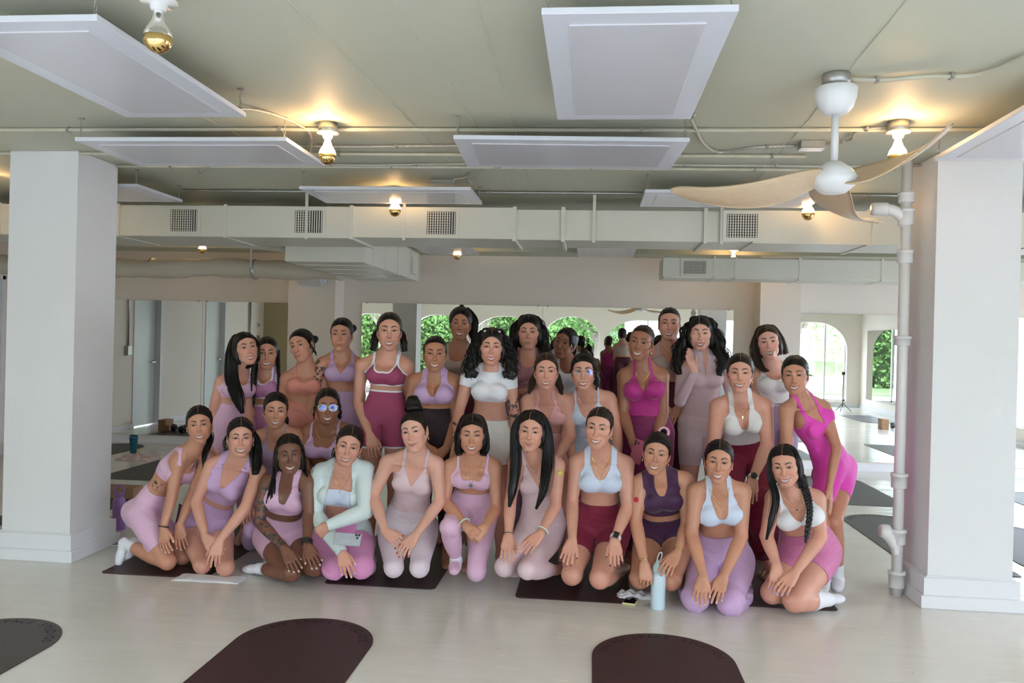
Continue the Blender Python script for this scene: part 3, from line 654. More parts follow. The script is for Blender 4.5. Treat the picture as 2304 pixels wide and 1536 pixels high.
# ---- skin and hair materials ----
m_skin = bpy.data.materials.new('skin'); m_skin.use_nodes = True
def _skin():
    nt = m_skin.node_tree; p = nt.nodes['Principled BSDF']; L = nt.links
    a = nt.nodes.new('ShaderNodeAttribute'); a.attribute_name = 'col'; i = nt.nodes.new('ShaderNodeAttribute'); i.attribute_name = 'ink'
    tc = nt.nodes.new('ShaderNodeTexCoord'); n = nt.nodes.new('ShaderNodeTexNoise'); n.inputs['Scale'].default_value = 38; n.inputs['Detail'].default_value = 3; L.new(tc.outputs['Object'], n.inputs[0])
    r = nt.nodes.new('ShaderNodeMapRange'); r.inputs[1].default_value = .50; r.inputs[2].default_value = .56; L.new(n.outputs[0], r.inputs[0])
    ml = nt.nodes.new('ShaderNodeMath'); ml.operation = 'MULTIPLY'; L.new(r.outputs[0], ml.inputs[0]); L.new(i.outputs['Fac'], ml.inputs[1])
    mx = nt.nodes.new('ShaderNodeMix'); mx.data_type = 'RGBA'; L.new(ml.outputs[0], mx.inputs[0]); L.new(a.outputs['Color'], mx.inputs[6]); mx.inputs[7].default_value = (.06, .05, .05, 1)
    n2 = nt.nodes.new('ShaderNodeTexNoise'); n2.inputs['Scale'].default_value = 9; n2.inputs['Detail'].default_value = 4; L.new(tc.outputs['Object'], n2.inputs[0])
    mr = nt.nodes.new('ShaderNodeMapRange'); mr.inputs[1].default_value = .3; mr.inputs[2].default_value = .7; mr.inputs[3].default_value = .93; mr.inputs[4].default_value = 1.07; L.new(n2.outputs[0], mr.inputs[0])
    m2 = nt.nodes.new('ShaderNodeMix'); m2.data_type = 'RGBA'; m2.blend_type = 'MULTIPLY'; m2.inputs[0].default_value = 1; L.new(mx.outputs[2], m2.inputs[6]); L.new(mr.outputs[0], m2.inputs[7])
    L.new(m2.outputs[2], p.inputs['Base Color']); p.inputs['Roughness'].default_value = .42; p.inputs['Specular IOR Level'].default_value = .45
    p.inputs['Subsurface Weight'].default_value = .12; p.inputs['Subsurface Radius'].default_value = (1, .35, .2); p.inputs['Subsurface Scale'].default_value = .008
_skin()
def hair_mat(name, c1, c2):
    if name in _mats: return _mats[name]
    m_ = bpy.data.materials.new(name); m_.use_nodes = True; _mats[name] = m_; nt = m_.node_tree; p = nt.nodes['Principled BSDF']; L = nt.links
    a = nt.nodes.new('ShaderNodeAttribute'); a.attribute_name = 'hc'; n = nt.nodes.new('ShaderNodeTexNoise'); n.inputs['Scale'].default_value = 1; n.inputs['Detail'].default_value = 3; L.new(a.outputs['Vector'], n.inputs[0])
    r = nt.nodes.new('ShaderNodeValToRGB'); r.color_ramp.elements[0].color = (*c1, 1); r.color_ramp.elements[1].color = (*c2, 1); r.color_ramp.elements[0].position = .35; r.color_ramp.elements[1].position = .75
    L.new(n.outputs[0], r.inputs[0]); L.new(r.outputs[0], p.inputs['Base Color'])
    b = nt.nodes.new('ShaderNodeBump'); b.inputs['Strength'].default_value = .6; b.inputs['Distance'].default_value = .004; L.new(n.outputs[0], b.inputs['Height']); L.new(b.outputs[0], p.inputs['Normal'])
    p.inputs['Roughness'].default_value = .36; p.inputs['Specular IOR Level'].default_value = .32
    return m_
HAIR = dict(black=((.0035, .003, .003), (.010, .0085, .008)), dark=((.006, .004, .003), (.020, .013, .010)), brown=((.018, .009, .005), (.055, .028, .016)))
def HM(k): return hair_mat('hair_'+k, *HAIR[k])
# ---- head template: origin between the eyes' level and the ears, face looks to -y ----
def head_template(kind):
    h = .0022
    xs = np.arange(-.096, .0961, h); zs = np.arange(-.140, .125, h); ys = np.concatenate([np.arange(-.128, -.03, h), np.arange(-.03, .12, .0055)])
    g = Fld(xs, ys, zs); E_ = g.ell; B_ = g.bone
    sm = kind != 'closed'
    E_((0, .014, .034), (.0715, .090, .076), .01); E_((0, -.028, -.020), (.0600, .062, .088), .03); E_((0, -.048, .035), (.057, .042, .05), .03)
    E_((0, -.068, -.0965), (.018, .018, .0155), .028)
    for s in (-1, 1):
        B_((s*.056, .006, -.040), (s*.017, -.062, -.100), (0, .5, 1), (.017, .017, .014), .03)
        E_((s*.036, -.064, -.028 if sm else -.031), (.024, .021, .021), .022)
        E_((s*.052, -.036, -.012), (.014, .024, .014), .02); E_((s*.036, -.036, -.060), (.018, .030, .024), .022)
        B_((s*.012, -.087, .017), (s*.044, -.073, .021), (0, 1), (.008, .008), .014)
        E_((s*.0315, -.0955, .001), (.018, .010, .0095), .012, 'd')
        E_((s*.0315, -.0745, .000), (.0150, .0146, .0142), .004)
    B_((0, -.084, .012), (0, -.106, -.033), (0, 1), (.0065, .0085), .011); E_((0, -.1085, -.036), (.0085, .0085, .0072), .007)
    for s in (-1, 1): E_((s*.0118, -.1000, -.040), (.0068, .0085, .0062), .005); E_((s*.0058, -.1055, -.0455), (.0032, .004, .0035), .002, 'd')
    # lips
    W = .0318 if sm else .0262; zc = -.0695; up = .0105 if sm else .0070
    def lipz(x, o): return zc+o*(1-(x/W)**2)+up*(x/W)**2
    def yf(x): return -.0975+14*x*x
    E_((0, -.082, -.070), (.028, .014, .020), .018)
    N_ = 9; X_ = np.linspace(-W, W, N_)
    for i in range(N_-1):
        a, b = X_[i], X_[i+1]; e = 1-abs((a+b)/2/W)**2*.6
        ou = .0010 if sm else .0022; ol = -.0158 if sm else -.0050
        B_((a, yf(a)+.0035, lipz(a, ou)), (b, yf(b)+.0035, lipz(b, ou)), (0, 1), (.0038*e+.0008,)*2, .003)
        B_((a, yf(a)+.0035, lipz(a, ol)), (b, yf(b)+.0035, lipz(b, ol)), (0, 1), (.0052*e+.0008,)*2, .003)
    def mouth(X, Y, Z):
        q = np.clip(np.abs(X)/(W-.001), 0, 1)**2; zt = zc-.0022*(1-q)+up*q; zb = zc-(.0118 if sm else -.0012)*(1-q)+up*q
        return np.maximum(np.maximum(Z-zt, zb-Z), np.maximum(np.abs(X)-W+.001, np.abs(Y+.09)-.016))*.8
    if sm: g.put(mouth, (-.04, -.115, -.10), (.04, -.06, -.045), .0008, 'd')
    # nasolabial crease and chin crease
    for s in (-1, 1): B_((s*.0180, -.095, -.041), (s*.0350, -.083, -.066), (0, 1), (.0022, .0018), .006, op='d')
    E_((0, -.093, -.0925), (.013, .0035, .0035), .007, 'd')
    # eye openings
    def almond(s, op):
        def fn(X, Y, Z):
            q = (X*s-.0315)/.0155; h_ = np.clip(1-q*q, 0, 1); zt = .0058*op*h_**.8+.0012*q; zb = -.0046*op*h_+.0012*q
            return np.maximum(np.maximum(Z-zt, zb-Z), np.maximum(np.abs(q)*.0155-.0150, Y+.072))*.8
        return fn
    for s in (-1, 1):
        op = 0 if (kind == 'wink' and s < 0) else (.74 if sm else .80)
        if op: g.put(almond(s, op), (min(s*.01, s*.05), -.11, -.02), (max(s*.01, s*.05), -.06, .02), .0008, 'd')
    # ears
    for s in (-1, 1):
        E_((s*.0735, .012, -.010), (.0075, .0165, .030), .006, rot=Matrix.Rotation(s*.35, 3, 'Z')); E_((s*.080, .008, -.007), (.005, .009, .016), .003, 'd'); E_((s*.0715, .006, -.038), (.0055, .0075, .008), .004)
    P, Q = surfnet(g.xs, g.ys, g.zs, g.D)
    x, y, z = P.T; ax = np.abs(x); fr = np.clip((-y-.045)/.02, 0, 1)
    def ss(a, b, v): t = np.clip((v-a)/(b-a), 0, 1); return t*t*(3-2*t)
    q = np.clip(ax/W, 0, 1.1)**2; zup = zc+(.0062 if sm else .0066)*(1-q*.9)+up*q; zlo = zc-(.0212 if sm else .0108)*(1-q)+up*q-.001
    lip = ss(-.001, .001, zup-z)*ss(-.001, .001, z-zlo)*ss(-.001, .0015, W+.0015-ax)*(y < -.06)
    dark = np.zeros(len(P))
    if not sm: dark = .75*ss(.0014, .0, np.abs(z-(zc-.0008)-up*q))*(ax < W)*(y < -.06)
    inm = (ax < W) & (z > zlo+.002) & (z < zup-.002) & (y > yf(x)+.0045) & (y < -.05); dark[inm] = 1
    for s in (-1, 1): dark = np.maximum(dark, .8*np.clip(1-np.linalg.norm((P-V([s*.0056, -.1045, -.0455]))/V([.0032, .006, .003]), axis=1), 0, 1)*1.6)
    # brows
    bx = (ax-.011)/.037; bz = .0205+.0075*np.sin(np.clip(bx, 0, 1)*2.2)-.002*(bx > .7)*(bx-.7)*10
    th = .0038*(1-.65*np.clip(bx, 0, 1)**2)+.0004
    brow = ss(.0012, -.0008, np.abs(z-bz)-th)*ss(-.06, .10, bx)*ss(1.05, .92, bx)*(y < -.04)
    # lashes / liner
    qx = (ax-.0315)/.0155; h_ = np.clip(1-qx*qx, 0, 1); zt = .0058*.76*h_**.8+.0012*qx
    lash = ss(.0021, .0, np.abs(z-zt-.0006))*(np.abs(qx) < 1.12)*(y < -.06); lash2 = .35*ss(.0014, 0, np.abs(z+.0034*h_-.0012*qx))*(np.abs(qx) < 1)*(y < -.06)
    if kind == 'wink': lash = np.where(x < 0, ss(.0016, 0, np.abs(z+.001+.003*h_))*(np.abs(qx) < 1.05)*(y < -.06), lash); lash2 = np.where(x < 0, 0, lash2)
    blush = np.exp(-((ax-.040)/.017)**2-((z+.030)/.015)**2)*fr+.6*np.exp(-(x/.012)**2-((z+.032)/.01)**2)*fr
    shade = .5*np.exp(-((ax-.0315)/.017)**2-((z-.004)/.009)**2)*fr
    eyes = [] if kind == 'wink' else [-1]
    return dict(P=P, Q=Q, lip=lip*(1-dark), dark=np.clip(dark, 0, 1), brow=brow, lash=np.clip(np.maximum(lash, lash2), 0, 1), blush=blush, shade=shade, eyes=eyes+[1], W=W, up=up, zc=zc, sm=sm)
_ht = {}
def HT(k):
    if k not in _ht: _ht[k] = head_template(k)
    return _ht[k]
# ---- hand template: wrist at origin, fingers to +y, back of the hand +z, thumb at -x ----
HP = dict(rest=((12, 16, 12), 1.0, 0), flat=((3, 5, 4), 1.3, 0), curl=((38, 42, 25), .4, 1), fist=((68, 75, 45), .1, 1), drape=((26, 24, 14), .5, 0))
_hd = {}
def HD(kind):
    if kind in _hd: return _hd[kind]
    cu, sp, tk = HP[kind]; h = .0026
    g = Fld(np.arange(-.10, .06, h), np.arange(-.045, .205, h), np.arange(-.09, .035, h)); nails = []
    g.bone((0, -.05, 0), (0, .012, 0), (0, 1), (.0258, .0242), .01, (0, 0, 1), .80)
    for x0, x1, L_, r, a in ((-.015, -.0300, .071, .0086, -7), (-.006, -.0100, .079, .0088, -2), (.005, .0105, .073, .0083, 3), (.014, .0285, .057, .0074, 9)):
        kn = V([x1, .090-abs(x1+.008)*.25, .002]); g.bone((x0, .008, -.001), kn, (0, .5, 1), (.0155, .0135, .0105), .012, (0, 0, 1), .9)
        g.bone((x0*.9, .012, -.008), kn-V([0, .014, .006]), (0, 1), (.013, .011), .012)
        p = kn; an = 0; az = math.radians(a*sp)
        for i, fr in enumerate((.44, .31, .25)):
            an += math.radians(cu[i]); d = V([math.sin(az)*math.cos(an), math.cos(az)*math.cos(an), -math.sin(an)]); q = p+d*L_*fr
            g.bone(p, q, (0, .15, .5, .85, 1), V([1.04, 1.0, .93, .95, .97])*r*(1, .93, .86)[i], .003)
            if i == 2: up_ = V([0, math.sin(an), math.cos(an)]); nails.append((p+d*L_*fr*.72+up_*r*.75, d, up_))
            p = q
    th = [(-.014, .016, -.006), (-.040, .048, -.012), (-.050, .078, -.017), (-.054, .100, -.022)] if not tk else [(-.014, .016, -.008), (-.034, .044, -.022), (-.030, .072, -.034), (-.018, .092, -.040)]
    rr = ((.0165, .0145, .0115), (.0112, .0098, .0098), (.0098, .0090, .0075))
    for i in range(3): g.bone(th[i], th[i+1], (0, .5, 1), rr[i], .007 if i == 0 else .003)
    g.bone((-.010, .03, -.006), (-.030, .046, -.010), (0, 1), (.012, .010), .016)
    dd = nrm(V(th[3])-V(th[2])); nails.append((V(th[3])+V([-.002, -.002, .0065]), dd, V([0, 0, 1])))
    P, Q = surfnet(g.xs, g.ys, g.zs, g.D)
    nl = np.zeros(len(P))
    for c, d, u in nails:
        x_ = np.cross(d, u); w_ = P-c; nl = np.maximum(nl, ((w_@d/.0068)**2+(w_@x_/.0048)**2 < 1)*((w_@u) > -.004))
    kn = np.exp(-((P[:, 1]-.092)/.010)**2)*(P[:, 2] > 0)*.5
    _hd[kind] = (P, Q, nl.astype(float), kn); return _hd[kind]
# ---------------- head assembly ----------------
def rotm(yaw, pitch, roll):
    return np.array(Matrix.Rotation(math.radians(roll), 3, 'Y') @ Matrix.Rotation(math.radians(yaw), 3, 'Z') @ Matrix.Rotation(math.radians(-pitch), 3, 'X'))
LIPS = dict(rose=(.42, .15, .13), nude=(.38, .18, .13), red=(.42, .08, .08), pink=(.46, .18, .18), dark=(.26, .09, .08))
def face_colour(T, skin, lipc, browc=(.03, .02, .015), blush=.5):
    n = len(T['P']); c = np.tile(V(skin), (n, 1))
    def mixc(c, m_, k): m_ = np.clip(m_, 0, 1)[:, None]; return c*(1-m_)+V(k)*m_
    c = mixc(c, T['blush']*blush*.45, V(skin)*V([1.15, .72, .72])); c = mixc(c, T['shade'], V(skin)*.72)
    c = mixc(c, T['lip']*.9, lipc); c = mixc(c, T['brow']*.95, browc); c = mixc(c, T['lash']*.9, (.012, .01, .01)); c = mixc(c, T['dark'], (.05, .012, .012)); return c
m_eye = mat('eye_surface', attr='col', rough=.3, spec=.3)
m_teeth = mat('teeth_enamel', (.80, .77, .70), .25)
def eyeball_mesh():
    b = MB(); r = .0124; prof = [(r*math.sin(a), -r*math.cos(a)) for a in np.linspace(0, math.pi, 22)]; b.lathe(prof, n=24, ax=1); P = V(b.v)
    d = np.hypot(P[:, 0], P[:, 2]); c = np.tile(V([.50, .48, .46]), (len(P), 1)); f_ = P[:, 1] < 0
    c[f_ & (d < .0074)] = (.022, .010, .006); c[f_ & (d < .0030)] = (.003, .003, .003); return P, b.f, c
_EB = eyeball_mesh()
_eye_me = {}
def teeth_mesh(T):
    W = T['W']*.86; vs = []; n = 20; zc = T['zc']
    for i in range(n+1):
        x = -W+2*W*i/n; q = (x/T['W'])**2; y = -.0928+12*x*x; zt = zc-.0002+T['up']*q; zb = zc-.0112*(1-q*.95)+T['up']*q
        vs += [(x, y, zt), (x, y-.0012, (zt+zb)/2), (x, y, zb)]
    return vs, [(i*3+j, i*3+j+1, i*3+j+4, i*3+j+3) for i in range(n) for j in (0, 1)]
def warp(P, jw=0, fl=0, nose=0, cheek=0):
    P = P.copy(); lo = np.clip((-P[:, 2]-.01)/.09, 0, 1); P[:, 0] *= 1+jw*lo; P[:, 2] = np.where(P[:, 2] < 0, P[:, 2]*(1+fl), P[:, 2]*(1+fl*.3))
    m_ = np.exp(-(P[:, 0]/.02)**2-((P[:, 2]+.036)/.02)**2)*(P[:, 1] < -.085); P[:, 0] *= 1+nose*m_
    return P
# ---------------- posed body ----------------
GR = .0095
TS = V([-.16, -.08, 0, .10, .22, .36, .46, .58, .68, .78, .86, .93, 1.0, 1.1])
TA = V([.10, .135, .160, .166, .150, .124, .116, .127, .138, .142, .130, .100, .060, .045])
TB = V([.075, .092, .103, .104, .096, .084, .080, .090, .098, .094, .080, .066, .054, .048])
class Spine:
    def __init__(s, P, N, lh, ls, bend, L0=None):
        s.P, s.N = V(P), V(N); d = s.N-s.P; s.L = np.linalg.norm(d); lm = nrm(nrm(lh)+nrm(ls)); fr = np.cross(lm, nrm(d)); s.lh, s.ls = nrm(lh), nrm(ls)
        mid = (s.P+s.N)/2-fr*bend; t = np.linspace(-.25, 1.25, 46); s.t = t
        s.C = np.outer((1-t)**2, s.P)+np.outer(2*t*(1-t), mid)+np.outer(t*t, s.N)
        Tn = np.outer(2*(1-t), mid-s.P)+np.outer(2*t, s.N-mid); s.T = Tn/np.linalg.norm(Tn, axis=1, keepdims=True)
        tt = np.clip(t, 0, 1)[:, None]; lat = s.lh*(1-tt)+s.ls*tt; lat = lat-s.T*(lat*s.T).sum(1, keepdims=True); s.X = lat/np.linalg.norm(lat, axis=1, keepdims=True); s.F = np.cross(s.X, s.T)
    def coords(s, Q):
        best = np.full(len(Q), 1e9); out = np.zeros((len(Q), 3)); Q = Q.astype(float)
        i = np.zeros(len(Q), int)
        for k in range(0, len(s.t), 1):
            d2 = ((Q-s.C[k])**2).sum(1); m_ = d2 < best; best[m_] = d2[m_]; i[m_] = k
        w_ = Q-s.C[i]; seg = s.L*(s.t[1]-s.t[0])
        dt = (w_*s.T[i]).sum(1)/seg; j = np.clip(i+np.sign(dt).astype(int), 0, len(s.t)-1); fr = np.clip(np.abs(dt), 0, 1)[:, None]*.5
        X = s.X[i]*(1-fr)+s.X[j]*fr; Fv = s.F[i]*(1-fr)+s.F[j]*fr
        t = s.t[i]+np.clip(dt, -1, 1)*(s.t[1]-s.t[0]); over = np.where((i == 0) | (i == len(s.t)-1), np.maximum(np.abs(dt)-1, 0)*seg, 0)
        return t, (w_*X).sum(1), (w_*Fv).sum(1), over
    def at(s, t, u=0, v=0):
        k = np.interp(t, s.t, np.arange(len(s.t))); i = int(k); f = k-i; j = min(i+1, len(s.t)-1); g = lambda A: A[i]*(1-f)+A[j]*f
        return g(s.C)+g(s.X)*u+g(s.F)*v
def limb_t(Q, a, b):
    d = b-a; L = np.linalg.norm(d); return ((Q-a)@d)/L/L, L
def tri(g, D, P):
    """trilinear sample"""
    ix = []
    for a, p in zip((g.xs, g.ys, g.zs), P.T): ix.append(np.clip((p-a[0])/(a[1]-a[0]), 0, len(a)-1.001))
    i = [q.astype(int) for q in ix]; f = [q-j for q, j in zip(ix, i)]; r = 0
    for a in (0, 1):
        for b in (0, 1):
            for c in (0, 1): r = r+D[i[0]+a, i[1]+b, i[2]+c]*(f[0] if a else 1-f[0])*(f[1] if b else 1-f[1])*(f[2] if c else 1-f[2])
    return r
PEOPLE = {}
def person(label, Y, head, neck, sh, el=None, wr=None, tip=None, hip=None, kn=None, an=None, toe=None, yaw=0, pitch=0, roll=0, hs=1., face='smile', jw=0, fl=0, nose=0,
           skin=(.55, .32, .22), lips='rose', blush=.5, w=1., bust=1., arm=1., leg=1., bend=.03, hand='rest', hn=None, nails=None, top=None, bot=None, socks=None, hair=None,
           ear=None, neckl=None, ink=None, wrist=None, glasses=None, extra=None, glute=1., brow=(.02, .012, .01), shirt_text=None, key=None, belly=0, group=None, sx=.050):
    """joints are (pixel x, pixel y, depth offset from Y): pixels read off the photo, turned into metric points at the stated depth"""
    def J(p): return atY(p[0], p[1], Y+(p[2] if len(p) > 2 else 0))
    H = J(head); N = J(neck); S = [J(p) for p in sh]; 
    if hip is None:
        hip = ((0, 0),)*2; mid = N+V([0, .02, -.50]); Hp = [mid+V([-.085, 0, 0]), mid+V([.085, 0, 0])]
    else: Hp = [J(p) for p in hip]
    E_ = [J(p) if p is not None else None for p in (el or (None, None))]; W_ = [J(p) if p is not None else None for p in (wr or (None, None))]
    for i in (0, 1):
        sg = (-1, 1)[i]
        if E_[i] is None: E_[i] = S[i]+V([sg*.03, .02, -.27])
        if W_[i] is None: W_[i] = E_[i]+V([-sg*.01, -.04, -.235])
    if kn is None: K = [h+V([(-1, 1)[i]*.01, -.01, -h[2]*.46]) for i, h in enumerate(Hp)]
    else: K = [J(p) if p is not None else Hp[i]+V([0, -.01, -Hp[i][2]*.46]) for i, p in enumerate(kn)]
    if an is None: A = [V([k[0]+(-1, 1)[i]*.005, k[1]+.04, .085]) for i, k in enumerate(K)]
    else: A = [J(p) if p is not None else V([K[i][0], K[i][1]+.04, .085]) for i, p in enumerate(an)]
    for k in K: k[2] = max(k[2], .062*leg)
    for a in A: a[2] = max(a[2], .047)
    To = [J(p) if (toe and p is not None) else None for p in (toe or (None, None))]
    for i in (0, 1):
        if To[i] is None:
            up = (K[i]-A[i]); hz = V([up[0], up[1], 0]); To[i] = A[i]+V([(-1, 1)[i]*.02, -.15, -.06]) if up[2] > .25 else A[i]-nrm(hz)*.15+V([0, 0, -.012])
        To[i][2] = max(To[i][2], .022)
    yaw = yaw+math.degrees(math.atan2(-H[0], H[1])); Rm = rotm(yaw, pitch, roll)
    # ---- fields
    hc0 = H+Rm@V([0, .02, -.055])*hs; base = V([(Hp[0]+Hp[1])/2]).ravel(); pts = V([H, N, *S, *E_, *W_, *Hp, *K, *A, *To]); lo = pts.min(0)-.20; hi = pts.max(0)+.18; lo[2] = max(lo[2], -.02)
    ax_ = [np.arange(l, h, GR) for l, h in zip(lo, hi)]
    fT, fL, fA = Fld(*ax_), Fld(*ax_), Fld(*ax_); fL2 = Fld(*ax_); fA2 = Fld(*ax_)
    sp = Spine(base, N, Hp[1]-Hp[0], S[1]-S[0], bend)
    sc = np.clip(sp.L/.50, .8, 1.15)
    TAw = TA*w*1.0; TAw = np.where((TS > .3) & (TS < .6), TAw*(1+belly*.5), TAw); TBw = TB*w; TBw = np.where((TS > .15) & (TS < .55), TBw*(1+belly), TBw)
    shw = np.linalg.norm(S[1]-S[0])/2; TAw = np.where(TS > .75, TAw*np.clip(shw/.16, .7, 1.15), TAw)
    sl, Pg = fT.box(sp.C.min(0)-.24, sp.C.max(0)+.24); G = np.stack(np.broadcast_arrays(*Pg), -1).reshape(-1, 3)
    near = (np.linalg.norm(G-sp.P, axis=1) < sp.L+.3); t, u, v, ov = sp.coords(G)
    a = np.interp(t, TS, TAw); b = np.interp(t, TS, TBw); vo = np.interp(t, (0, .2, .45, .7, .9, 1), (-.01, -.006, .004, .008, -.006, -.008))
    rho = np.sqrt((u/a)**2+((v-vo)/b)**2); e = 2.3; rho = (np.abs(u/a)**e+np.abs((v-vo)/b)**e)**(1/e)
    d = (rho-1)*np.minimum(a, b)*.95; d = np.maximum(d, -.08); cap = np.maximum(np.maximum(-.12-t, t-1.02)*sp.L, 0)+ov; d = np.sqrt(np.maximum(d, 0)**2+cap**2)+np.minimum(d, 0)*(cap <= 0)
    fT.D[sl] = d.reshape(fT.D[sl].shape)
    def frame(t): i = int(np.clip(np.interp(t, sp.t, np.arange(len(sp.t))), 0, len(sp.t)-1)); return V([sp.X[i], sp.F[i], sp.T[i]]).T
    fr = frame(.70)
    if bust:
        for s_ in (-1, 1):
            c = sp.at(.695, s_*.066*w, TBw[8]-.008+.012*bust); r = V([.061, .043*bust, .056])*(.55+.45*w)*(.8+.2*bust)
            fT.ell(c, r, .034, rot=fr)
        if bust > .95: fT.ell(sp.at(.74, 0, TBw[8]+.020*bust), (.008, .010, .04), .014, 'd', rot=fr)
    fr0 = frame(.03)
    for s_ in (-1, 1):
        fT.ell(sp.at(.02, s_*.070*w, -.066*w), V([.078, .078*glute, .088])*w, .03, rot=fr0)
    # neck, trapezius, shoulders, collar bones
    fT.bone(N-V([0, 0, .01]), hc0+V([0, .008, .0]), (0, .4, 1), V([.060, .050, .050])*(.7+.3*w), .03)
    nm = N*.55+hc0*.45
    for i in (0, 1):
        fT.bone(nm, S[i]*.82+N*.18+V([0, 0, .012]), (0, .5, 1), V([.026, .030, .034])*(.6+.4*w), .035)
        fT.ell(S[i]+V([0, 0, -.006]), V([.050, .050, .052])*(.55+.45*w)*arm, .035)
        fs = sp.at(.93, (-1, 1)[i]*.02, TBw[11]-.004); fT.bone(fs, S[i]+sp.F[-9]*.030+V([0, 0, .018]), (0, 1), (.007, .008), .014)
    if belly: fT.ell(sp.at(.30, 0, TBw[4]*.6), (.09*w, .055, .08), .05, rot=frame(.3))
    # navel
    fT.ell(sp.at(.37, 0, TBw[5]*1.0+.007), (.005, .010, .008), .006, 'd', rot=frame(.37))
    AR = []
    for i, f_ in ((0, fA), (1, fA2)):
        ra = arm*(.6+.4*w); d1 = nrm(E_[i]-S[i]); d2 = nrm(W_[i]-E_[i])
        f_.bone(S[i], E_[i], (0, .25, .55, .85, 1), V([.047, .045, .041, .036, .0355])*ra, .012)
        nn = nrm(np.cross(d2, V([1., 0, 0]))+1e-3) if hn is None or hn[i] is None else nrm(hn[i])
        f_.bone(E_[i], W_[i], (0, .18, .4, .75, 1), V([.0355, .0385, .0365, .0285, .0240])*(ra if ra < 1 else 1+(ra-1)*.6), .010, nn, .82)
    for i, f_ in ((0, fL), (1, fL2)):
        rl = leg*(.5+.5*w)
        f_.bone(Hp[i], K[i], (0, .15, .35, .6, .85, 1), V([.086, .088, .083, .070, .058, .056])*rl, .012)
        f_.bone(K[i], A[i], (0, .12, .3, .55, .85, 1), V([.055, .054, .0575, .050, .034, .033])*rl, .010)
        kf = nrm(K[i]-Hp[i])+nrm(K[i]-A[i]); kf = nrm(kf) if np.linalg.norm(kf) > .2 else sp.F[5]
        f_.ell(K[i]+kf*.016, V([.040, .040, .044])*rl, .02)
        df = nrm(To[i]-A[i]); f_.bone(A[i]-df*.03-V([0, 0, .012]) if K[i][2] > .3 else A[i], To[i], (0, .3, .7, 1), (.034, .033, .036, .028), .018, V([0, 0, 1.]), .72); 
    legs = smin(fL.D, fL2.D, .006); arms = smin(fA.D, fA2.D, .004)
    body = smin(smin(fT.D, legs, .035), arms, .011)
    P, Q = surfnet(*ax_, body); P = P.astype(float)
    dT, dL, dA = (tri(fT, x, P) for x in (fT.D, legs, arms))
    g1, g2 = tri(fT, fL.D, P), tri(fT, fL2.D, P); h1, h2 = tri(fT, fA.D, P), tri(fT, fA2.D, P)
    tt, uu, vv, _ = sp.coords(P); nv = vnormals(P, Q)
    own_arm = np.minimum(dT, dL)-dA           # >0: arm surface
    own_leg = dT-dL
    # leg coordinate: metres from the hip joint down the leg
    def legs_s():
        out = np.zeros(len(P)); c = np.where(g1 < g2, 0, 1)
        for i in (0, 1):
            t1, L1 = limb_t(P, Hp[i], K[i]); t2, L2 = limb_t(P, K[i], A[i]); da = np.abs(np.linalg.norm(P-(Hp[i]+np.clip(t1, 0, 1)[:, None]*(K[i]-Hp[i])), axis=1)-np.interp(t1, (0, 1), (.085, .056))*leg)
            db = np.abs(np.linalg.norm(P-(K[i]+np.clip(t2, 0, 1)[:, None]*(A[i]-K[i])), axis=1)-np.interp(t2, (0, 1), (.056, .034))*leg)
            s_ = np.where(da < db, np.minimum(t1, 1)*L1, L1+np.maximum(t2, 0)*L2); out = np.where(c == i, s_, out)
        return out
    LS = legs_s(); Lt2 = [np.linalg.norm(K[i]-Hp[i])+np.linalg.norm(A[i]-K[i]) for i in (0, 1)]; Ltot = np.where(g1 < g2, Lt2[0], Lt2[1]); Lth = np.linalg.norm(K[0]-Hp[0]); Lsh = np.linalg.norm(A[0]-K[0])
    AS = []
    for i in (0, 1):
        t1, L1 = limb_t(P, S[i], E_[i]); t2, L2 = limb_t(P, E_[i], W_[i]); AS.append(np.where(t2 > .0, L1+t2*L2, np.clip(t1, -1, 1)*L1))
    side = np.where(h1 < h2, 0, 1); ASl = np.where(side == 0, AS[0], AS[1]); La = [np.linalg.norm(E_[i]-S[i])+np.linalg.norm(W_[i]-E_[i]) for i in (0, 1)]; Lw = np.where(side == 0, La[0], La[1])
    # ---- root and skin mesh: body clipped at wrists and under the jaw, closed by the finer hand and head surfaces
    root = thing('person', label, 'person', (base[0], base[1], 0), group); O = V([base[0], base[1], 0])
    keep = np.minimum(np.where(own_arm > -.004, Lw+.010-ASl, 1), 1)
    hl = (P-H)@Rm; keep = np.minimum(keep, np.where(dT < dA+.02, (.022*hs-hl[:, 2])*1.0, 1))
    skinv = V(skin)*V([1.10, .96, .93]); rv = np.random.default_rng(len(PEOPLE)+3).uniform(-1, 1, 4); jw += .035*rv[0]-.045; fl += .02*rv[1]; nose += .05*rv[2]
    colb = np.tile(skinv, (len(P), 1)); kred = np.zeros(len(P))
    for q in (*K, *E_): kred = np.maximum(kred, np.exp(-((P-q)**2).sum(1)/.0035)*.35)
    chest = np.exp(-((tt-.85)/.09)**2-(uu/.09)**2)*(vv > 0)*.25
    colb = colb*(1-(kred+chest)[:, None]*V([.02, .28, .24]))
    inkb = np.zeros(len(P))
    for kd in (ink or ()):
        if kd[0] == 'arm': inkb = np.maximum(inkb, (own_arm > -.003)*(side == kd[1])*(ASl > kd[2])*(ASl < kd[3]))
        if kd[0] == 'torso': inkb = np.maximum(inkb, (own_arm < 0)*np.exp(-((tt-kd[1])/kd[3])**4-((uu-kd[2])/kd[4])**4)*(1 if len(kd) < 6 else ((vv > 0) if kd[5] > 0 else (vv < 0))))
    Pb, Tb, (cb, ib), bo = clip(P, Q, keep, (colb, inkb))
    PS, FS, CS, IS = [Pb], [Tb], [cb], [ib]; n0 = len(Pb)
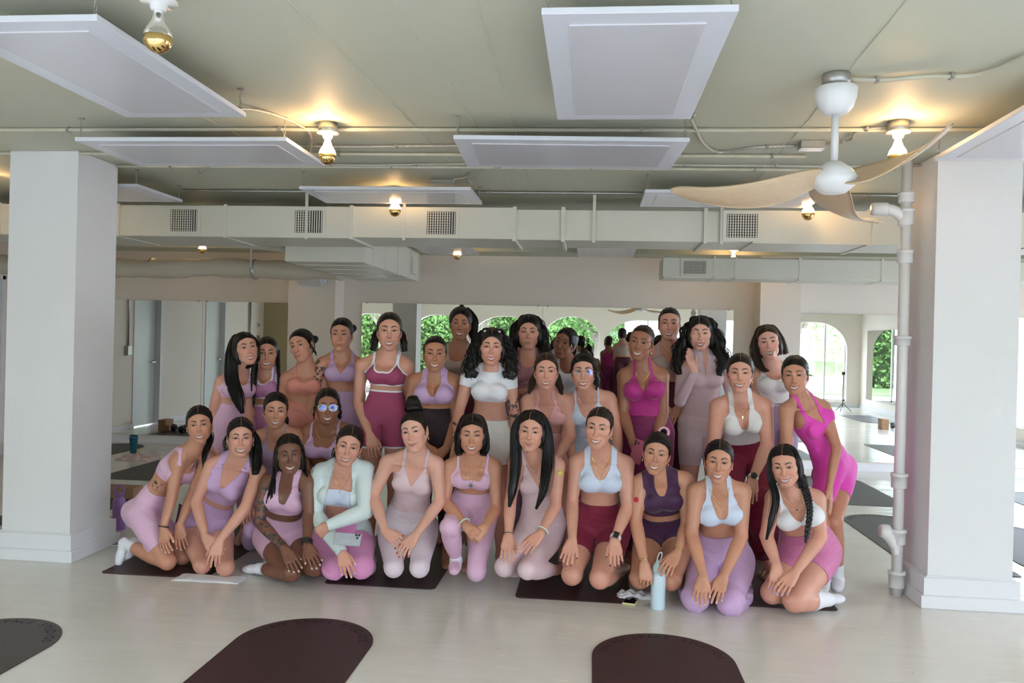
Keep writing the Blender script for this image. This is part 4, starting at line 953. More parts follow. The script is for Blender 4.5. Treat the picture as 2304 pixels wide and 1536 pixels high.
    T = HT(face); Ph = warp(T['P'], jw, fl, nose)*hs; Ph = Ph@Rm.T+H; Fh = T['Q']; ch = face_colour(T, skinv, V(LIPS[lips]), brow, blush)
    PS.append(Ph); FS.append(np.concatenate([Fh[:, [0, 1, 2]], Fh[:, [0, 2, 3]]])+n0); CS.append(ch); IS.append(np.zeros(len(Ph))); n0 += len(Ph)
    hk = hand if isinstance(hand, (tuple, list)) else (hand, hand); HF = []
    for i in (0, 1):
        P0, Q0, nl, knk = HD(hk[i]); s_ = 1 if i == 0 else -1; d = nrm(W_[i]-E_[i]) if (tip is None or tip[i] is None) else nrm(J(tip[i])-W_[i])
        n_ = V([0, -.6, .8]) if (hn is None or hn[i] is None) else V(hn[i], float); n_ = nrm(n_-d*(n_@d)); X = np.cross(d, n_); M_ = np.stack([X, d, n_], 1); HF.append((W_[i], M_, s_))
        Pq = P0*V([s_, 1, 1])*.96*(.8+.2*hs); da = nrm(W_[i]-E_[i]); wgt = np.clip((-Pq[:, 1]-.0)/.03, 0, 1)[:, None]
        Pw = Pq@M_.T+W_[i]; back = W_[i]-da*(-Pq[:, 1:2])*-1; 
        # bend the wrist stub of the hand onto the forearm axis
        Pal = W_[i]+da*Pq[:, 1:2]+(Pq[:, 0:1]*X+Pq[:, 2:3]*n_); Pw = Pw*(1-wgt)+Pal*wgt
        if not (key and key.get('nohand', (0, 0))[i]):
            kq = Pq[:, 1] > -.028; Q0k = Q0[kq[Q0].all(1)]; T0 = np.concatenate([Q0k[:, [0, 1, 2]], Q0k[:, [0, 2, 3]]]); T0 = T0 if s_ > 0 else T0[:, ::-1]
            nc = V(nails) if nails is not None else skinv*V([1.25, 1.25, 1.3])
            ccc = skinv*(1-knk[:, None]*V([.0, .2, .2])); ccc = ccc*(1-nl[:, None])+nc*nl[:, None]
            PS.append(Pw); FS.append(T0+n0); CS.append(ccc); IS.append(np.zeros(len(Pw))); n0 += len(Pw)
    bodyo = mkmesh('body', np.concatenate(PS)-O, np.concatenate(FS), m_skin, root, col=np.concatenate(CS), ink=np.concatenate(IS))
    def local(p): return warp(V(p)[None], jw, fl, nose)[0]*hs@Rm.T+H
    # eyes and teeth
    for s_ in T['eyes']:
        Pe, Fe, Ce = _EB; Pe = (Pe+V([s_*.0315, -.0742, 0]))*hs*V([1, 1, 1+fl*0]); o = mkmesh('eye', Pe@Rm.T+H-O, [np.array([f for f in Fe if len(f) == 4])], m_eye, bodyo, col=Ce)
    if T['sm']:
        vs, fs = teeth_mesh(T); MB().add([local(p)-O for p in vs], fs, True).build('teeth', m_teeth, bodyo)
    C = dict(O=O, root=root, sp=sp, P=P, Q=Q, nv=nv, tt=tt, uu=uu, vv=vv, own_arm=own_arm, own_leg=own_leg, LS=LS, AS=ASl, Lw=Lw, side=side, Lth=Lth, Lsh=Lsh, Ltot=Ltot, H=H, Rm=Rm, hs=hs, S=S, E=E_, W=W_, Hp=Hp, K=K, A=A, To=To, HF=HF, J=J, w=w, local=local, dT=dT, dL=dL, dA=dA, TB=TBw, TA=TAw, skin=skinv, N=N, body=bodyo, T=T, Y=Y)
    na = np.clip(-own_arm, -.02, .02); ed = np.concatenate([Q[:, [0, 1]], Q[:, [1, 2]], Q[:, [2, 3]], Q[:, [3, 0]]]); cn = np.bincount(ed.ravel(), minlength=len(P))
    for _ in range(5): na = (na+(np.bincount(ed[:, 0], na[ed[:, 1]], len(P))+np.bincount(ed[:, 1], na[ed[:, 0]], len(P)))/np.maximum(cn, 1))/2
    C['ed'], C['cn'] = ed, cn; C['noarm'] = na; C['sx'] = sx
    for g in (bot, top):
        for q in ([] if g is None else (g if isinstance(g, list) else [g])): garment(C, **q)
    if socks: garment(C, kind='socks', name='socks', m=socks[0], hem=socks[1])
    if hair: make_hair(C, **hair)
    if ear: earrings(C, ear)
    if neckl:
        for q in (neckl if isinstance(neckl, list) else [neckl]): necklace(C, *q)
    for q in (wrist or ()): bracelet(C, *q)
    if glasses: make_glasses(C, glasses)
    if extra: extra(C)
    PEOPLE[label] = C
    return C
def trim_sign(P3, T3, b3, inw):
    key = {}
    E_ = np.sort(b3, 1); ks = E_[:, 0].astype(np.int64)*len(P3)+E_[:, 1]; tot = 0
    for a, b, c in ((0, 1, 2), (1, 2, 0), (2, 0, 1)):
        ed = np.sort(T3[:, [a, b]], 1); kk = ed[:, 0].astype(np.int64)*len(P3)+ed[:, 1]; m_ = np.isin(kk, ks); t = T3[m_]
        tot += ((P3[t[:, c]]-P3[t[:, a]])*inw[t[:, a]]).sum()
    return tot
def garment(C, kind, m, name=None, off=.0035, hem=None, waist=.40, tn=.70, us=.075, ws=.016, ta=.70, p=.6, halter=0, flat=0, sleeve=None, th=None, loose=0, trim=None, back=None, sides='both', open_=None, tw2=None, wmax=None, rough_hem=0, flare=0, ribs=None, label=None, twist=0):
    P, nv, tt, uu, vv, w = C['P'], C['nv'], C['tt'], C['uu'], C['vv'], C['w']; L = C['sp'].L; noarm = C['noarm']
    au = np.abs(uu)
    if kind == 'bottom':      # hem in metres down the leg
        wl = waist+.02*(vv < 0)
        f = (wl-tt)*L
        f = np.where(C['own_leg'] > 0, np.maximum(f, np.minimum(C['LS']-.09, C['own_leg']*3)), f)
        hm = C['Ltot']-.05 if hem > 5 else hem
        fl_ = np.maximum(hm-C['LS'], -C['own_leg']*1.5); f = np.clip(np.minimum(f, fl_), -.03, .03); ed = C['ed']
        for _ in range(3): f = (f+(np.bincount(ed[:, 0], f[ed[:, 1]], len(P))+np.bincount(ed[:, 1], f[ed[:, 0]], len(P)))/np.maximum(C['cn'], 1))/2
        f_in = f; f = np.minimum(f, noarm+.002)
    elif kind == 'socks':
        f = np.where(C['own_leg'] > -.01, C['LS']-(C['Ltot']-hem), -.1); off = .003
    else:
        ui0 = us-ws; uo0 = us+ws
        def prof(tn_, p_):
            ui = np.full(len(P), ui0); tc_ = tn_+(.90-tn_)*np.clip(au/(ui0*w), 0, 1)**(1/p_)
            uo = np.where(tt > ta, uo0*w+(.185*w-uo0*w)*np.clip(1-(tt-ta)/(.88-ta), 0, 1)**1.6, .3)
            if halter: ui = np.where(tt > .86, ui0*(1-np.clip((tt-.86)/.14, 0, 1))+.040*np.clip((tt-.86)/.14, 0, 1)*1.0, ui); uo = np.where(tt > .86, np.minimum(uo, (uo0*w)*(1-np.clip((tt-.86)/.14, 0, 1))+(.040+2*ws)*np.clip((tt-.86)/.14, 0, 1)), uo)
            r = np.minimum(uo-au, np.maximum((tc_-tt)*L, au-ui*w))
            r = np.minimum(r, .3)
            return r
        fr_ = prof(tn, p); bk = prof(*(back or (min(tn+.06, .84), 1.0))); f = np.where(vv > -.01, fr_, bk)
        if flat: f = np.where(vv > -.2, np.minimum(f, (tn-tt)*L), f)          # bandeau
        if halter: f = np.where(tt > 1.13, -1, f)
        if kind == 'tee': f = np.maximum((.985-tt)*L, au-.050)
        if open_ is not None: f = np.where(vv > 0, np.minimum(f, au-np.interp(tt, *open_)), f)
        arm_ok = noarm+.002
        if sleeve is None:
            for q in C['S']: f = np.minimum(f, np.linalg.norm(P-q-V([0, 0, -.01]), axis=1)-C['sx']*(.55+.45*w))
        if sleeve is not None:
            fa = (sleeve-C['AS']) if sleeve < 9 else C['Lw']+.012-C['AS']; arm_ok = np.where(C['own_arm'] > -.001, fa, .1)
        f_in = f; f = np.minimum(f, arm_ok) if sleeve is None else np.where(C['own_arm'] > .002, arm_ok, np.minimum(f, arm_ok))
        lo = (tt-hem)*L if hem is not None else np.full(len(P), .5)
        if hem is not None and hem > -.2: lo = np.where((C['own_leg'] > .0) & (tt < hem+.1), -.1, lo)
        if hem is None: lo = np.where(C['own_leg'] > -.005, (th if th is not None else .15)-C['LS'], .5)
        if hem is not None: lo = np.where((C['own_leg'] > 0) & (C['LS'] > .11), -.1, lo)
        if sleeve is not None: lo = np.where(C['own_arm'] > .002, .3, lo)
        f = np.minimum(f, lo); f_in = np.minimum(f_in, lo)
    dsp = np.full(len(P), off)
    if loose:
        nz = np.sin(P[:, 2]*55+P[:, 0]*23)*np.sin(P[:, 0]*41+P[:, 1]*37+P[:, 2]*11); dsp = dsp+loose*(.6+.4*nz)
    if flare: dsp = dsp+flare*np.clip((C['LS']-C['Lth']*.85)/.25, 0, 1)*(1+.35*np.sin(P[:, 0]*90+P[:, 1]*60+P[:, 2]*40))
    name = name or {'bottom': 'leggings', 'top': 'sports_bra', 'tee': 'cropped_shirt'}[kind]
    # light fabric folds
    fold = .0012*np.sin(tt*L*150+uu*30)*np.exp(-((tt-.18)/.12)**2)*(kind == 'bottom')
    dsp = dsp+fold
    cols = np.tile(V([1., 1, 1]), (len(P), 1))
    P2, T2, (n2, d2, f2), bo = clip(P, C['Q'], f, (nv, dsp, f))
    if not len(T2): return None
    n2 = n2/(np.linalg.norm(n2, axis=1, keepdims=True)+1e-9); out = P2+n2*d2[:, None]
    inn = P2[bo.ravel()]-n2[bo.ravel()]*.001; k = len(out)+np.arange(len(inn)).reshape(-1, 2)
    rim = np.stack([bo[:, 0], bo[:, 1], k[:, 1], k[:, 0]], 1) if len(bo) else np.zeros((0, 4), int)
    # rolled edge: rim ring slightly raised gives the hem a thickness
    o = mkmesh(name, np.concatenate([out, inn])-C['O'], [T2, rim], m, C['root'])
    if label: o['label'] = label
    if trim and len(bo):
        mt, wd = trim; P3, T3, (n3, d3, a3, b3_), b3 = clip(P, C['Q'], f, (nv, dsp, f_in, f)); n3 = n3/(np.linalg.norm(n3, axis=1, keepdims=True)+1e-9); b3 = b3[(a3[b3] < .006).all(1)]
        if len(b3):
            X3 = P3+n3*(d3+.0010)[:, None]; e = X3[b3[:, 1]]-X3[b3[:, 0]]; inw = np.zeros_like(X3)
            for k_ in (0, 1): np.add.at(inw, b3[:, k_], np.cross(n3[b3[:, k_]], e))
            for _ in range(2):
                t_ = inw.copy(); np.add.at(t_, b3[:, 0], inw[b3[:, 1]]); np.add.at(t_, b3[:, 1], inw[b3[:, 0]]); inw = t_
            cen = X3[T3].mean(1); sgn = 1
            inw /= np.linalg.norm(inw, axis=1, keepdims=True)+1e-9; u_ = np.unique(b3); mp = np.full(len(X3), -1); mp[u_] = np.arange(len(u_)); q = mp[b3]
            if trim_sign(P3, T3, b3, inw) < 0: inw = -inw
            A_ = X3[u_]-inw[u_]*.0015; B_ = X3[u_]+inw[u_]*wd; nn_ = len(u_)
            mkmesh('trim', np.concatenate([A_, B_])-C['O'], np.stack([q[:, 0], q[:, 1], q[:, 1]+nn_, q[:, 0]+nn_], 1), mt, o)
    return o
# ---------------- hair ----------------
def strands(C, b, vecs, pts, R0, n, r=.0032, taper=.8, wave=0, wf=3, flat=1., jit=.15, seg=5, core=True, cl=None, seed=0):
    """pts world guide; n strands inside radius R0(profile)"""
    rg = np.random.default_rng(seed+int(abs(pts[0][0]*1000)) % 997); G = V(smoothpath(pts, cl or 6)); m_ = len(G); T_ = np.gradient(G, axis=0); T_ /= np.linalg.norm(T_, axis=1, keepdims=True)+1e-9
    A = np.cross(T_, V([0., 1, 0])); A /= np.linalg.norm(A, axis=1, keepdims=True)+1e-9; B = np.cross(T_, A); s = np.linspace(0, 1, m_)
    Rp = np.interp(s, np.linspace(0, 1, len(R0)), R0) if hasattr(R0, '__len__') else np.full(m_, R0)
    if core:
        k = len(b.v); vs = []; q = 10; wv = wave*.5
        for i in range(m_):
            cc = G[i]+A[i]*wv*math.sin(wf*6.28*s[i]); 
            for j in range(q): a = 6.28*j/q; vs.append(cc+(A[i]*math.cos(a)+B[i]*math.sin(a)*flat)*Rp[i]*.72)
        b.add(vs, [(i*q+j, i*q+(j+1) % q, (i+1)*q+(j+1) % q, (i+1)*q+j) for i in range(m_-1) for j in range(q)]+[tuple(range(q))[::-1], tuple(range((m_-1)*q, m_*q))], True)
        for i in range(m_):
            for j in range(q): vecs.append((j*2.2, s[i]*1.5, 0))
    for _ in range(n):
        a = rg.uniform(0, 6.28); rad = math.sqrt(rg.uniform(.3, 1)); ph = rg.uniform(0, 6.28); end = rg.uniform(1-taper*.5, 1.0); br = rg.uniform(0, 50); dr = rg.normal(size=2)*jit
        a2 = a+rg.normal()*.3; vs = []; q = seg; k0 = rg.uniform(.8, 1.25)
        for i in range(m_):
            ss_ = min(s[i], end); gi = ss_*(m_-1); i0 = min(int(gi), m_-2); f = gi-i0; gp = G[i0]*(1-f)+G[i0+1]*f
            aa = a+(a2-a)*ss_; rr_ = Rp[i]*rad*(1+dr[0]*ss_); wv = wave*math.sin(wf*6.28*ss_+ph*.5)*min(1, ss_*3); wv2 = wave*.7*math.cos(wf*6.28*ss_+ph*.5)*min(1, ss_*3)
            c = gp+A[i]*(math.cos(aa)*rr_+wv)+B[i]*(math.sin(aa)*rr_*flat+wv2); ra = r*k0*(1-.75*(ss_/end)**3)
            for j in range(q): t_ = 6.28*j/q; vs.append(c+(A[i]*math.cos(t_)+B[i]*math.sin(t_))*ra)
            vecs.extend([(br, ss_*2, j*.6) for j in range(q)])
        b.add(vs, [(i*q+j, i*q+(j+1) % q, (i+1)*q+(j+1) % q, (i+1)*q+j) for i in range(m_-1) for j in range(q)], True)
def braid(C, b, vecs, pts, R0, seed=0, turns=None):
    G = V(smoothpath(pts, 14)); m_ = len(G); T_ = np.gradient(G, axis=0); T_ /= np.linalg.norm(T_, axis=1, keepdims=True)+1e-9; ln = np.linalg.norm(np.diff(G, axis=0), axis=1).sum()
    A = np.cross(T_, V([0., 1, 0])); A /= np.linalg.norm(A, axis=1, keepdims=True)+1e-9; B = np.cross(T_, A); s = np.linspace(0, 1, m_); wv = turns or ln/.055
    for k in range(3):
        vs = []; q = 8
        for i in range(m_):
            ph = s[i]*wv*6.28+k*2.094; R_ = np.interp(s[i], (0, .1, .85, 1), (R0, R0, R0*.6, R0*.4)); c = G[i]+A[i]*R_*.62*math.sin(ph)+B[i]*R_*.45*math.sin(2*ph); rr = R_*.62*(1-.9*max(0, s[i]-.92)/.08)
            for j in range(q): t_ = 6.28*j/q; vs.append(c+(A[i]*math.cos(t_)+B[i]*math.sin(t_)*.8)*rr); vecs.append((j*1.2+k*9, s[i]*25, k))
        b.add(vs, [(i*q+j, i*q+(j+1) % q, (i+1)*q+(j+1) % q, (i+1)*q+j) for i in range(m_-1) for j in range(q)]+[tuple(range(q))[::-1]], True)
def make_hair(C, style='back', col='dark', part=None, low=0., vol=.0, locks=(), braids=(), bun=None, pony=None, curtain=0, hl=0, fringe=0, name='hair', wave=0, twists=0):
    """style back: pulled back; down: covers the ears and falls behind the shoulders"""
    H, Rm, hs, O = C['H'], C['Rm'], C['hs'], C['O']; h = .0042
    dn = style == 'down'; vol += .0025
    zlo = -.10
    g = Fld(np.arange(-.115, .116, h), np.arange(-.125, .15, h), np.arange(zlo-.05, .15, h)); v = vol
    g.ell((0, .016, .035), (.077+v, .0965+v, .0835+v), .01); g.ell((0, -.040, .040), (.0615+v*.7, .048+v*.3, .0575+v), .02); g.ell((0, .045, -.015), (.064+v, .062+v, .065), .02)
    for s_ in (-1, 1): g.ell((s_*.060, -.004, .005), (.0185+v*.5, .036, .05), .012)
    if dn:
        for s_ in (-1, 1): g.ell((s_*(.070+v*.6), .010, -.03), (.022+v, .045+v, .075), .015)
        g.ell((0, .055, -.055), (.075+v, .048+v, .085), .02)
    # open the face
    hl += .005*math.sin(len(PEOPLE)*2.3); fz = .064+hl; g.ell((0, -.100, -.014), (.0640 if not dn else .0605, .088, fz+.014), .008, 'd')
    if not dn:
        for s_ in (-1, 1): g.ell((s_*.088, .004, -.022), (.030, .030, .040), .006, 'd'); g.ell((0, -.115, -.085), (.085, .095, .085), .008, 'd')
    if curtain:
        pass
    if part is not None:
        def cut(X, Y, Z): return np.maximum(np.abs(X-part-.1*(Y+.06)*part*10)-.0008, np.maximum(-(Z-.03), (Y-.02)))
        g.put(cut, (-.05, -.12, .03), (.05, .05, .14), .0025, 'd')
    P, Q = surfnet(g.xs, g.ys, g.zs, g.D)
    if not dn:   # keep the ears free
        pass
    bp = V(bun[0] if bun else (pony[0] if pony else (0, .12, -.02 if not dn else .06)))
    if dn: vec = np.stack([(np.arctan2(P[:, 1]-.02, P[:, 0]))*9, P[:, 2]*6, P[:, 0]*10], 1)
    else:
        e = nrm(bp-V([0, 0, .02])); a_ = nrm(np.cross(e, (0, 0, 1.)) if abs(e[2]) < .9 else V([1., 0, 0])); b_ = np.cross(e, a_); R_ = P-V([0, .0, .01]); vec = np.stack([np.arctan2(R_@a_, R_@b_)*10, (R_@e)*8, np.zeros(len(P))], 1)
    nv = vnormals(P, Q); ph = vec[:, 0]; P = P+nv*(.0012*np.sin(ph*2.3+1.3*np.sin(ph*.7))*np.clip((P[:, 1]+.065)/.06, .1, 1))[:, None]
    Pw = P*hs@Rm.T+H
    b = MB(); vecs = []
    loc = lambda p: V(p)*hs@Rm.T+H
    if bun:
        c, R_, sq = V(bun[0]), bun[1], (bun[2] if len(bun) > 2 else .85); rg = np.random.default_rng(3)
        e = nrm(c-V([0, .0, .02])); a_ = nrm(np.cross(e, (1., .1, 0))); b_ = np.cross(e, a_)
        for k in range(9):   # coiled rope of hair
            pts = [loc(c+(a_*math.cos(t)+b_*math.sin(t))*R_*(.62-.045*k)*(1+.08*math.sin(3*t+k))+e*R_*sq*(-.55+k*.16)) for t in np.linspace(k, k+6.6, 9)]
            strands(C, b, vecs, pts, R_*.30, 9, .0030, core=True, jit=.3, cl=3, seed=k)
        q0 = len(b.v); bb_ = MB().lathe([(R_*.8*math.sin(t), -R_*.8*math.cos(t)) for t in np.linspace(0, math.pi, 12)], n=16); b.add([loc(V(p)+c) for p in bb_.v], [f for f in bb_.f], True); vecs.extend([(i*.3, 0, 0) for i in range(len(bb_.v))])
    for L_ in locks:
        p0 = L_['p'][0]
        if dn and max(p0[:2]) < 5 and p0[2] > .072:
            sg = 1 if p0[0] > 0 else -1; R0_ = list(L_.get('R', (.022, .028, .02))); L_ = dict(L_, p=[(sg*.020+(part or 0), p0[1]+.02, .108+v), (sg*.056, p0[1]+.02, .086+v)]+list(L_['p'][1:]), R=[.005, .012]+R0_[1:], flat=.5)
        pts = [C['J'](p) if len(p) == 3 and max(p[:2]) > 5 else loc(p) for p in L_['p']]
        strands(C, b, vecs, pts, L_.get('R', (.022, .028, .02)), L_.get('n', 26), L_.get('r', .0034), L_.get('taper', .8), L_.get('wave', wave), L_.get('wf', 3), L_.get('flat', .6), seed=len(vecs), cl=12 if L_.get('wave', wave) > .005 else 6)
    for L_ in braids:
        pts = [C['J'](p) if len(p) == 3 and max(p[:2]) > 5 else loc(p) for p in L_['p']]; braid(C, b, vecs, pts, L_.get('R', .014))
    if twists:  # many thin long braids falling round the head
        rg = np.random.default_rng(11)
        for k in range(twists):
            a = rg.uniform(-.25, math.pi+.25); x = math.cos(a); y = math.sin(a); st = V([x*.05, -.02+y*.05, .10]); md = V([x*.086, .0+y*.09, .0]); e1 = V([x*.096, .03+y*.07, -.11]); e2 = V([x*.115+rg.normal()*.012, .085+y*.04, -.28+rg.uniform(-.03, .06)])
            pts = [loc(q) for q in (st, md, e1, e2)]; strands(C, b, vecs, pts, .0045, 3, .0028, core=True, jit=.1, seed=k)
    q4 = [f for f in b.f]; P1 = Pw; n1 = len(P1)
    if b.v:
        Vb = V(b.v); qs = np.array([f for f in q4 if len(f) == 4]); Pall = np.concatenate([P1, Vb]); fs = [Q, qs+n1]
        for n_ in {len(f) for f in q4 if len(f) != 4}: fs.append(np.array([f for f in q4 if len(f) == n_])+n1)
        vc = np.concatenate([vec, V(vecs)])
    else: Pall, fs, vc = P1, [Q], vec
    ho = mkmesh(name, Pall-O, fs, HM(col), C['root'], vec=vc)
    if part is not None:
        pts = []
        for y in np.linspace(-.085, .01, 12):
            m_ = (np.abs(P[:, 0]-part) < .006) & (np.abs(P[:, 1]-y) < .007) & (P[:, 2] > .05)
            if m_.any(): pts.append(loc((part, y, P[m_, 2].max()-.0004))-O)
        if len(pts) > 3:
            sk = '%02d' % int(C['skin'][0]*20); ps = MB().tube(smoothpath(pts, 2), [.0007]+[.0016]*(2*len(pts)-4)+[.0012, .0006], 6); ps.build('parting', mat('scalp_'+sk, tuple(C['skin']*.55), .6), ho)
    return ho
# ---------------- small accessories ----------------
m_goldj = mat('gold_jewellery', (.83, .62, .28), .2, metal=1); m_silver = mat('silver_jewellery', (.75, .75, .76), .2, metal=1)
def torus(b, c, X, Y_, R_, r, n=20, q=6, sq=1., arc=6.2832, a0=0):
    pts = [c+(X*math.cos(a)+Y_*math.sin(a)*sq)*R_ for a in np.linspace(a0, a0+arc, n+1)]; b.tube(pts, r, q, caps=arc < 6.2)
def earrings(C, kind):
    for s_ in ((-1, 1) if kind[-1] != '1' else (1,)):
        if kind.startswith('R') and s_ < 0: continue
        c = C['local']((s_*.0765, .004, -.047)); b = MB(); X = C['Rm']@V([0, 1., 0]); Z_ = C['Rm']@V([0, 0, 1.])
        if 'hoop' in kind: torus(b, c-Z_*.009-C['O'], X, Z_, .009, .0022)
        elif 'big' in kind: torus(b, c-Z_*.018-C['O'], X*.6+C['Rm']@V([.6, 0, 0]), Z_, .018, .0022)
        else: b.lathe([(0, -.004), (.003, -.003), (.0042, 0), (.003, .003), (0, .004)], c+C['Rm']@V([s_*.003, -.004, .008])-C['O'], 10)
        b.build('earring', m_silver if 'silver' in kind else m_goldj, C['root'])
def surf_pt(C, t, u, back=False):
    m_ = (C['own_arm'] < .0) & ((C['vv'] < 0) if back else (C['vv'] > 0)); d = ((C['tt']-t)*C['sp'].L)**2+(C['uu']-u)**2+np.where(m_, 0, 9); i = np.argpartition(d, 4)[:4]
    w_ = 1/(d[i]+1e-5); w_ /= w_.sum(); return (C['P'][i]*w_[:, None]).sum(0), nrm((C['nv'][i]*w_[:, None]).sum(0))
def necklace(C, t0, kind='gold', pend=None, wid=.052):
    up = nrm(C['H']-C['N']); X = C['sp'].ls; Fv = np.cross(X, up); pts = []
    for a in np.linspace(-1, 1, 25):
        if abs(a) > .93: continue
        p, n_ = surf_pt(C, t0+(1.02-t0)*abs(a)**1.7, a*wid*1.1); pts.append(p+n_*.0045-C['O'])
    b = MB(); b.tube(smoothpath(pts, 2), .0013, 5); o = b.build('necklace', m_silver if kind == 'silver' else m_goldj, C['root'])
    if pend:
        p = pts[len(pts)//2]+V([0, -.003, -.006]); 
        if pend == 'cross': MB().box(p+V([-.0015, -.001, -.016]), p+V([.0015, .001, .004])).box(p+V([-.006, -.001, -.004]), p+V([.006, .001, -.001])).build('pendant', m_goldj, o)
        elif pend == 'green': MB().lathe([(0, -.003), (.011, -.002), (.011, .002), (0, .003)], p-V([0, 0, .012]), 6, 1).build('pendant', mat('green_enamel', (.12, .25, .2), .3, metal=.4), o)
        elif pend == 'black': MB().lathe([(0, -.006), (.005, 0), (0, .006)], p-V([0, 0, .004]), 4).build('pendant', m_black, o)
        else: MB().lathe([(0, -.005), (.004, -.003), (.0045, 0), (.003, .004), (0, .005)], p, 10).build('pendant', m_silver if kind == 'silver' else m_goldj, o)
def bracelet(C, i, kind, s=.93):
    E_, W_ = C['E'][i], C['W'][i]; d = nrm(W_-E_); c = E_+(W_-E_)*s-C['O']; X = nrm(np.cross(d, V([0, 0, 1.]))); Y_ = np.cross(d, X); r = .0300 if s > .85 else .034
    b = MB()
    if kind == 'black': torus(b, c, X, Y_, r, .0042, 24); b.build('bracelet', m_black, C['root'])
    elif kind == 'thin': torus(b, c, X, Y_, r-.001, .0018, 24); b.build('bracelet', m_black, C['root'])
    elif kind == 'jade': torus(b, c, X, Y_, r+.006, .0048, 24); b.build('bracelet', mat('pale_jade', (.62, .72, .64), .2), C['root'])
    elif kind == 'gold':
        for k in (-1, 0, 1): torus(b, c+d*.007*k, X, Y_, r-.001, .0013, 24)
        b.build('bracelet', m_goldj, C['root'])
    elif kind == 'chain': torus(b, c, X, Y_, r, .0014, 24); b.build('bracelet', m_silver, C['root'])
    else:
        band, facec = {'watch_white': (mat('watch_band_white', (.8, .8, .78), .5), m_black), 'watch_black': (m_black, m_black), 'watch_round': (mat('watch_band_ivory', (.75, .72, .66), .5), m_black)}[kind]
        vs = []; n = 28
        for j in range(n):
            a = 6.2832*j/n
            for dd, rr in ((-.010, r-.002), (-.009, r+.0015), (.009, r+.0015), (.010, r-.002)): vs.append(c+d*dd+(X*math.cos(a)+Y_*math.sin(a))*rr)
        o = b.add(vs, [(j*4+k, j*4+k+1, ((j+1) % n)*4+k+1, ((j+1) % n)*4+k) for j in range(n) for k in range(3)], True).build('watch', band, C['root'])
        n_ = C['HF'][i][1][:, 2]; n_ = nrm(n_-d*(n_@d)); x_ = np.cross(d, n_); cc = c+n_*(r+.001); M_ = np.stack([x_, d, n_], 1); f = MB()
        if kind == 'watch_round': f.lathe([(0, 0), (.019, 0), (.020, .004), (.018, .008), (0, .0085)], n=24)
        else: f.box((-.016, -.019, -.001), (.016, .019, .009), .003)
        f.v = [tuple(M_@V(p)+cc) for p in f.v]; f.build('watch_face', facec, o)
def make_glasses(C, kind):
    fr = mat('clear_frame', (.72, .70, .64), .15) if kind == 'clear' else mat('rose_metal_frame', (.75, .50, .45), .2, metal=.8)
    b = MB(); lens = MB(); X = V([1., 0, 0]); Z_ = V([0, 0, 1.]); L = lambda p: V(p)*C['hs']@C['Rm'].T+C['H']-C['O']; g = MB()
    for s_ in (-1, 1):
        c = V([s_*.0335, -.100, -.003]); sq = .80 if kind == 'clear' else .92; R_ = .0255 if kind == 'clear' else .0245
        pts = []
        for a in np.linspace(0, 6.2832, 29): ca, sa = math.cos(a), math.sin(a); e = .72 if kind == 'clear' else 1.; pts.append(c+V([math.copysign(abs(ca)**e, ca)*R_, 0, math.copysign(abs(sa)**e, sa)*R_*sq])+V([0, abs(math.copysign(abs(ca)**e, ca)*R_+s_*.0)*.10*(1 if ca*s_ > 0 else 0), 0]))
        g.tube(pts, .0019 if kind == 'clear' else .0011, 6, False); lens.add(pts[:-1], [tuple(range(28))])
        g.tube([(s_*.058, -.094, .004), (s_*.072, -.07, .004), (s_*.0765, .0, .0)], .0016, 5)
    g.tube([(-.009, -.101, .002), (0, -.104, .004), (.009, -.101, .002)], .0014, 5)
    for q in (g, lens): q.v = [tuple(L(p)) for p in q.v]
    o = g.build('glasses', fr, C['root'])
    ml = mat('coated_lens', (.25, .35, .9), .02, trans=0)
    if not ml.get('done'):
        nt = ml.node_tree; nt.nodes.clear(); ou = nt.nodes.new('ShaderNodeOutputMaterial'); mx = nt.nodes.new('ShaderNodeMixShader'); t = nt.nodes.new('ShaderNodeBsdfTransparent'); gl = nt.nodes.new('ShaderNodeBsdfGlossy'); gl.inputs[0].default_value = (.25, .45, 1, 1); gl.inputs['Roughness'].default_value = .02; mx.inputs[0].default_value = .18
        nt.links.new(t.outputs[0], mx.inputs[1]); nt.links.new(gl.outputs[0], mx.inputs[2]); nt.links.new(mx.outputs[0], ou.inputs[0]); ml['done'] = 1
    lens.build('lens', ml, o)
# ================= THE GROUP =================
def fab(name, col, rough=.68, **k): return mat(name, col, rough, bump=(28, .22), sheen=.25, **k)
f_pink = fab('fabric_baby_pink', (.74, .46, .62)); f_lil = fab('fabric_lilac', (.60, .39, .62)); f_lilg = fab('fabric_dusty_lilac', (.40, .29, .42)); f_blush = fab('fabric_blush', (.74, .55, .58)); f_pale = fab('fabric_pale_shell', (.80, .68, .74))
f_ivory = fab('fabric_ivory', (.80, .78, .76)); f_white = fab('fabric_white', (.82, .82, .86)); f_ice = fab('fabric_ice_blue', (.62, .69, .84)); f_coral = fab('fabric_coral', (.72, .26, .20)); f_rasp = fab('fabric_raspberry', (.35, .055, .13))
f_red = fab('fabric_wine_red', (.24, .012, .045)); f_burg = fab('fabric_burgundy', (.09, .010, .030)); f_plum = fab('fabric_plum', (.055, .012, .055)); f_aub = fab('fabric_aubergine', (.022, .008, .016)); f_hot = fab('fabric_hot_pink', (.86, .07, .52)); f_mag = fab('fabric_magenta', (.42, .02, .20)); f_magd = fab('fabric_deep_magenta', (.20, .01, .085))
f_salm = fab('fabric_salmon', (.78, .40, .40)); f_rose = fab('fabric_bright_rose', (.80, .33, .60)); f_beige = fab('fabric_beige', (.52, .40, .36)); f_mint = fab('fabric_mint_white', (.68, .77, .77)); f_mid = fab('fabric_orchid', (.62, .26, .50)); f_heat = fab('fabric_heather_pink', (.58, .16, .34), noise=(120, .6, (.70, .26, .46)))
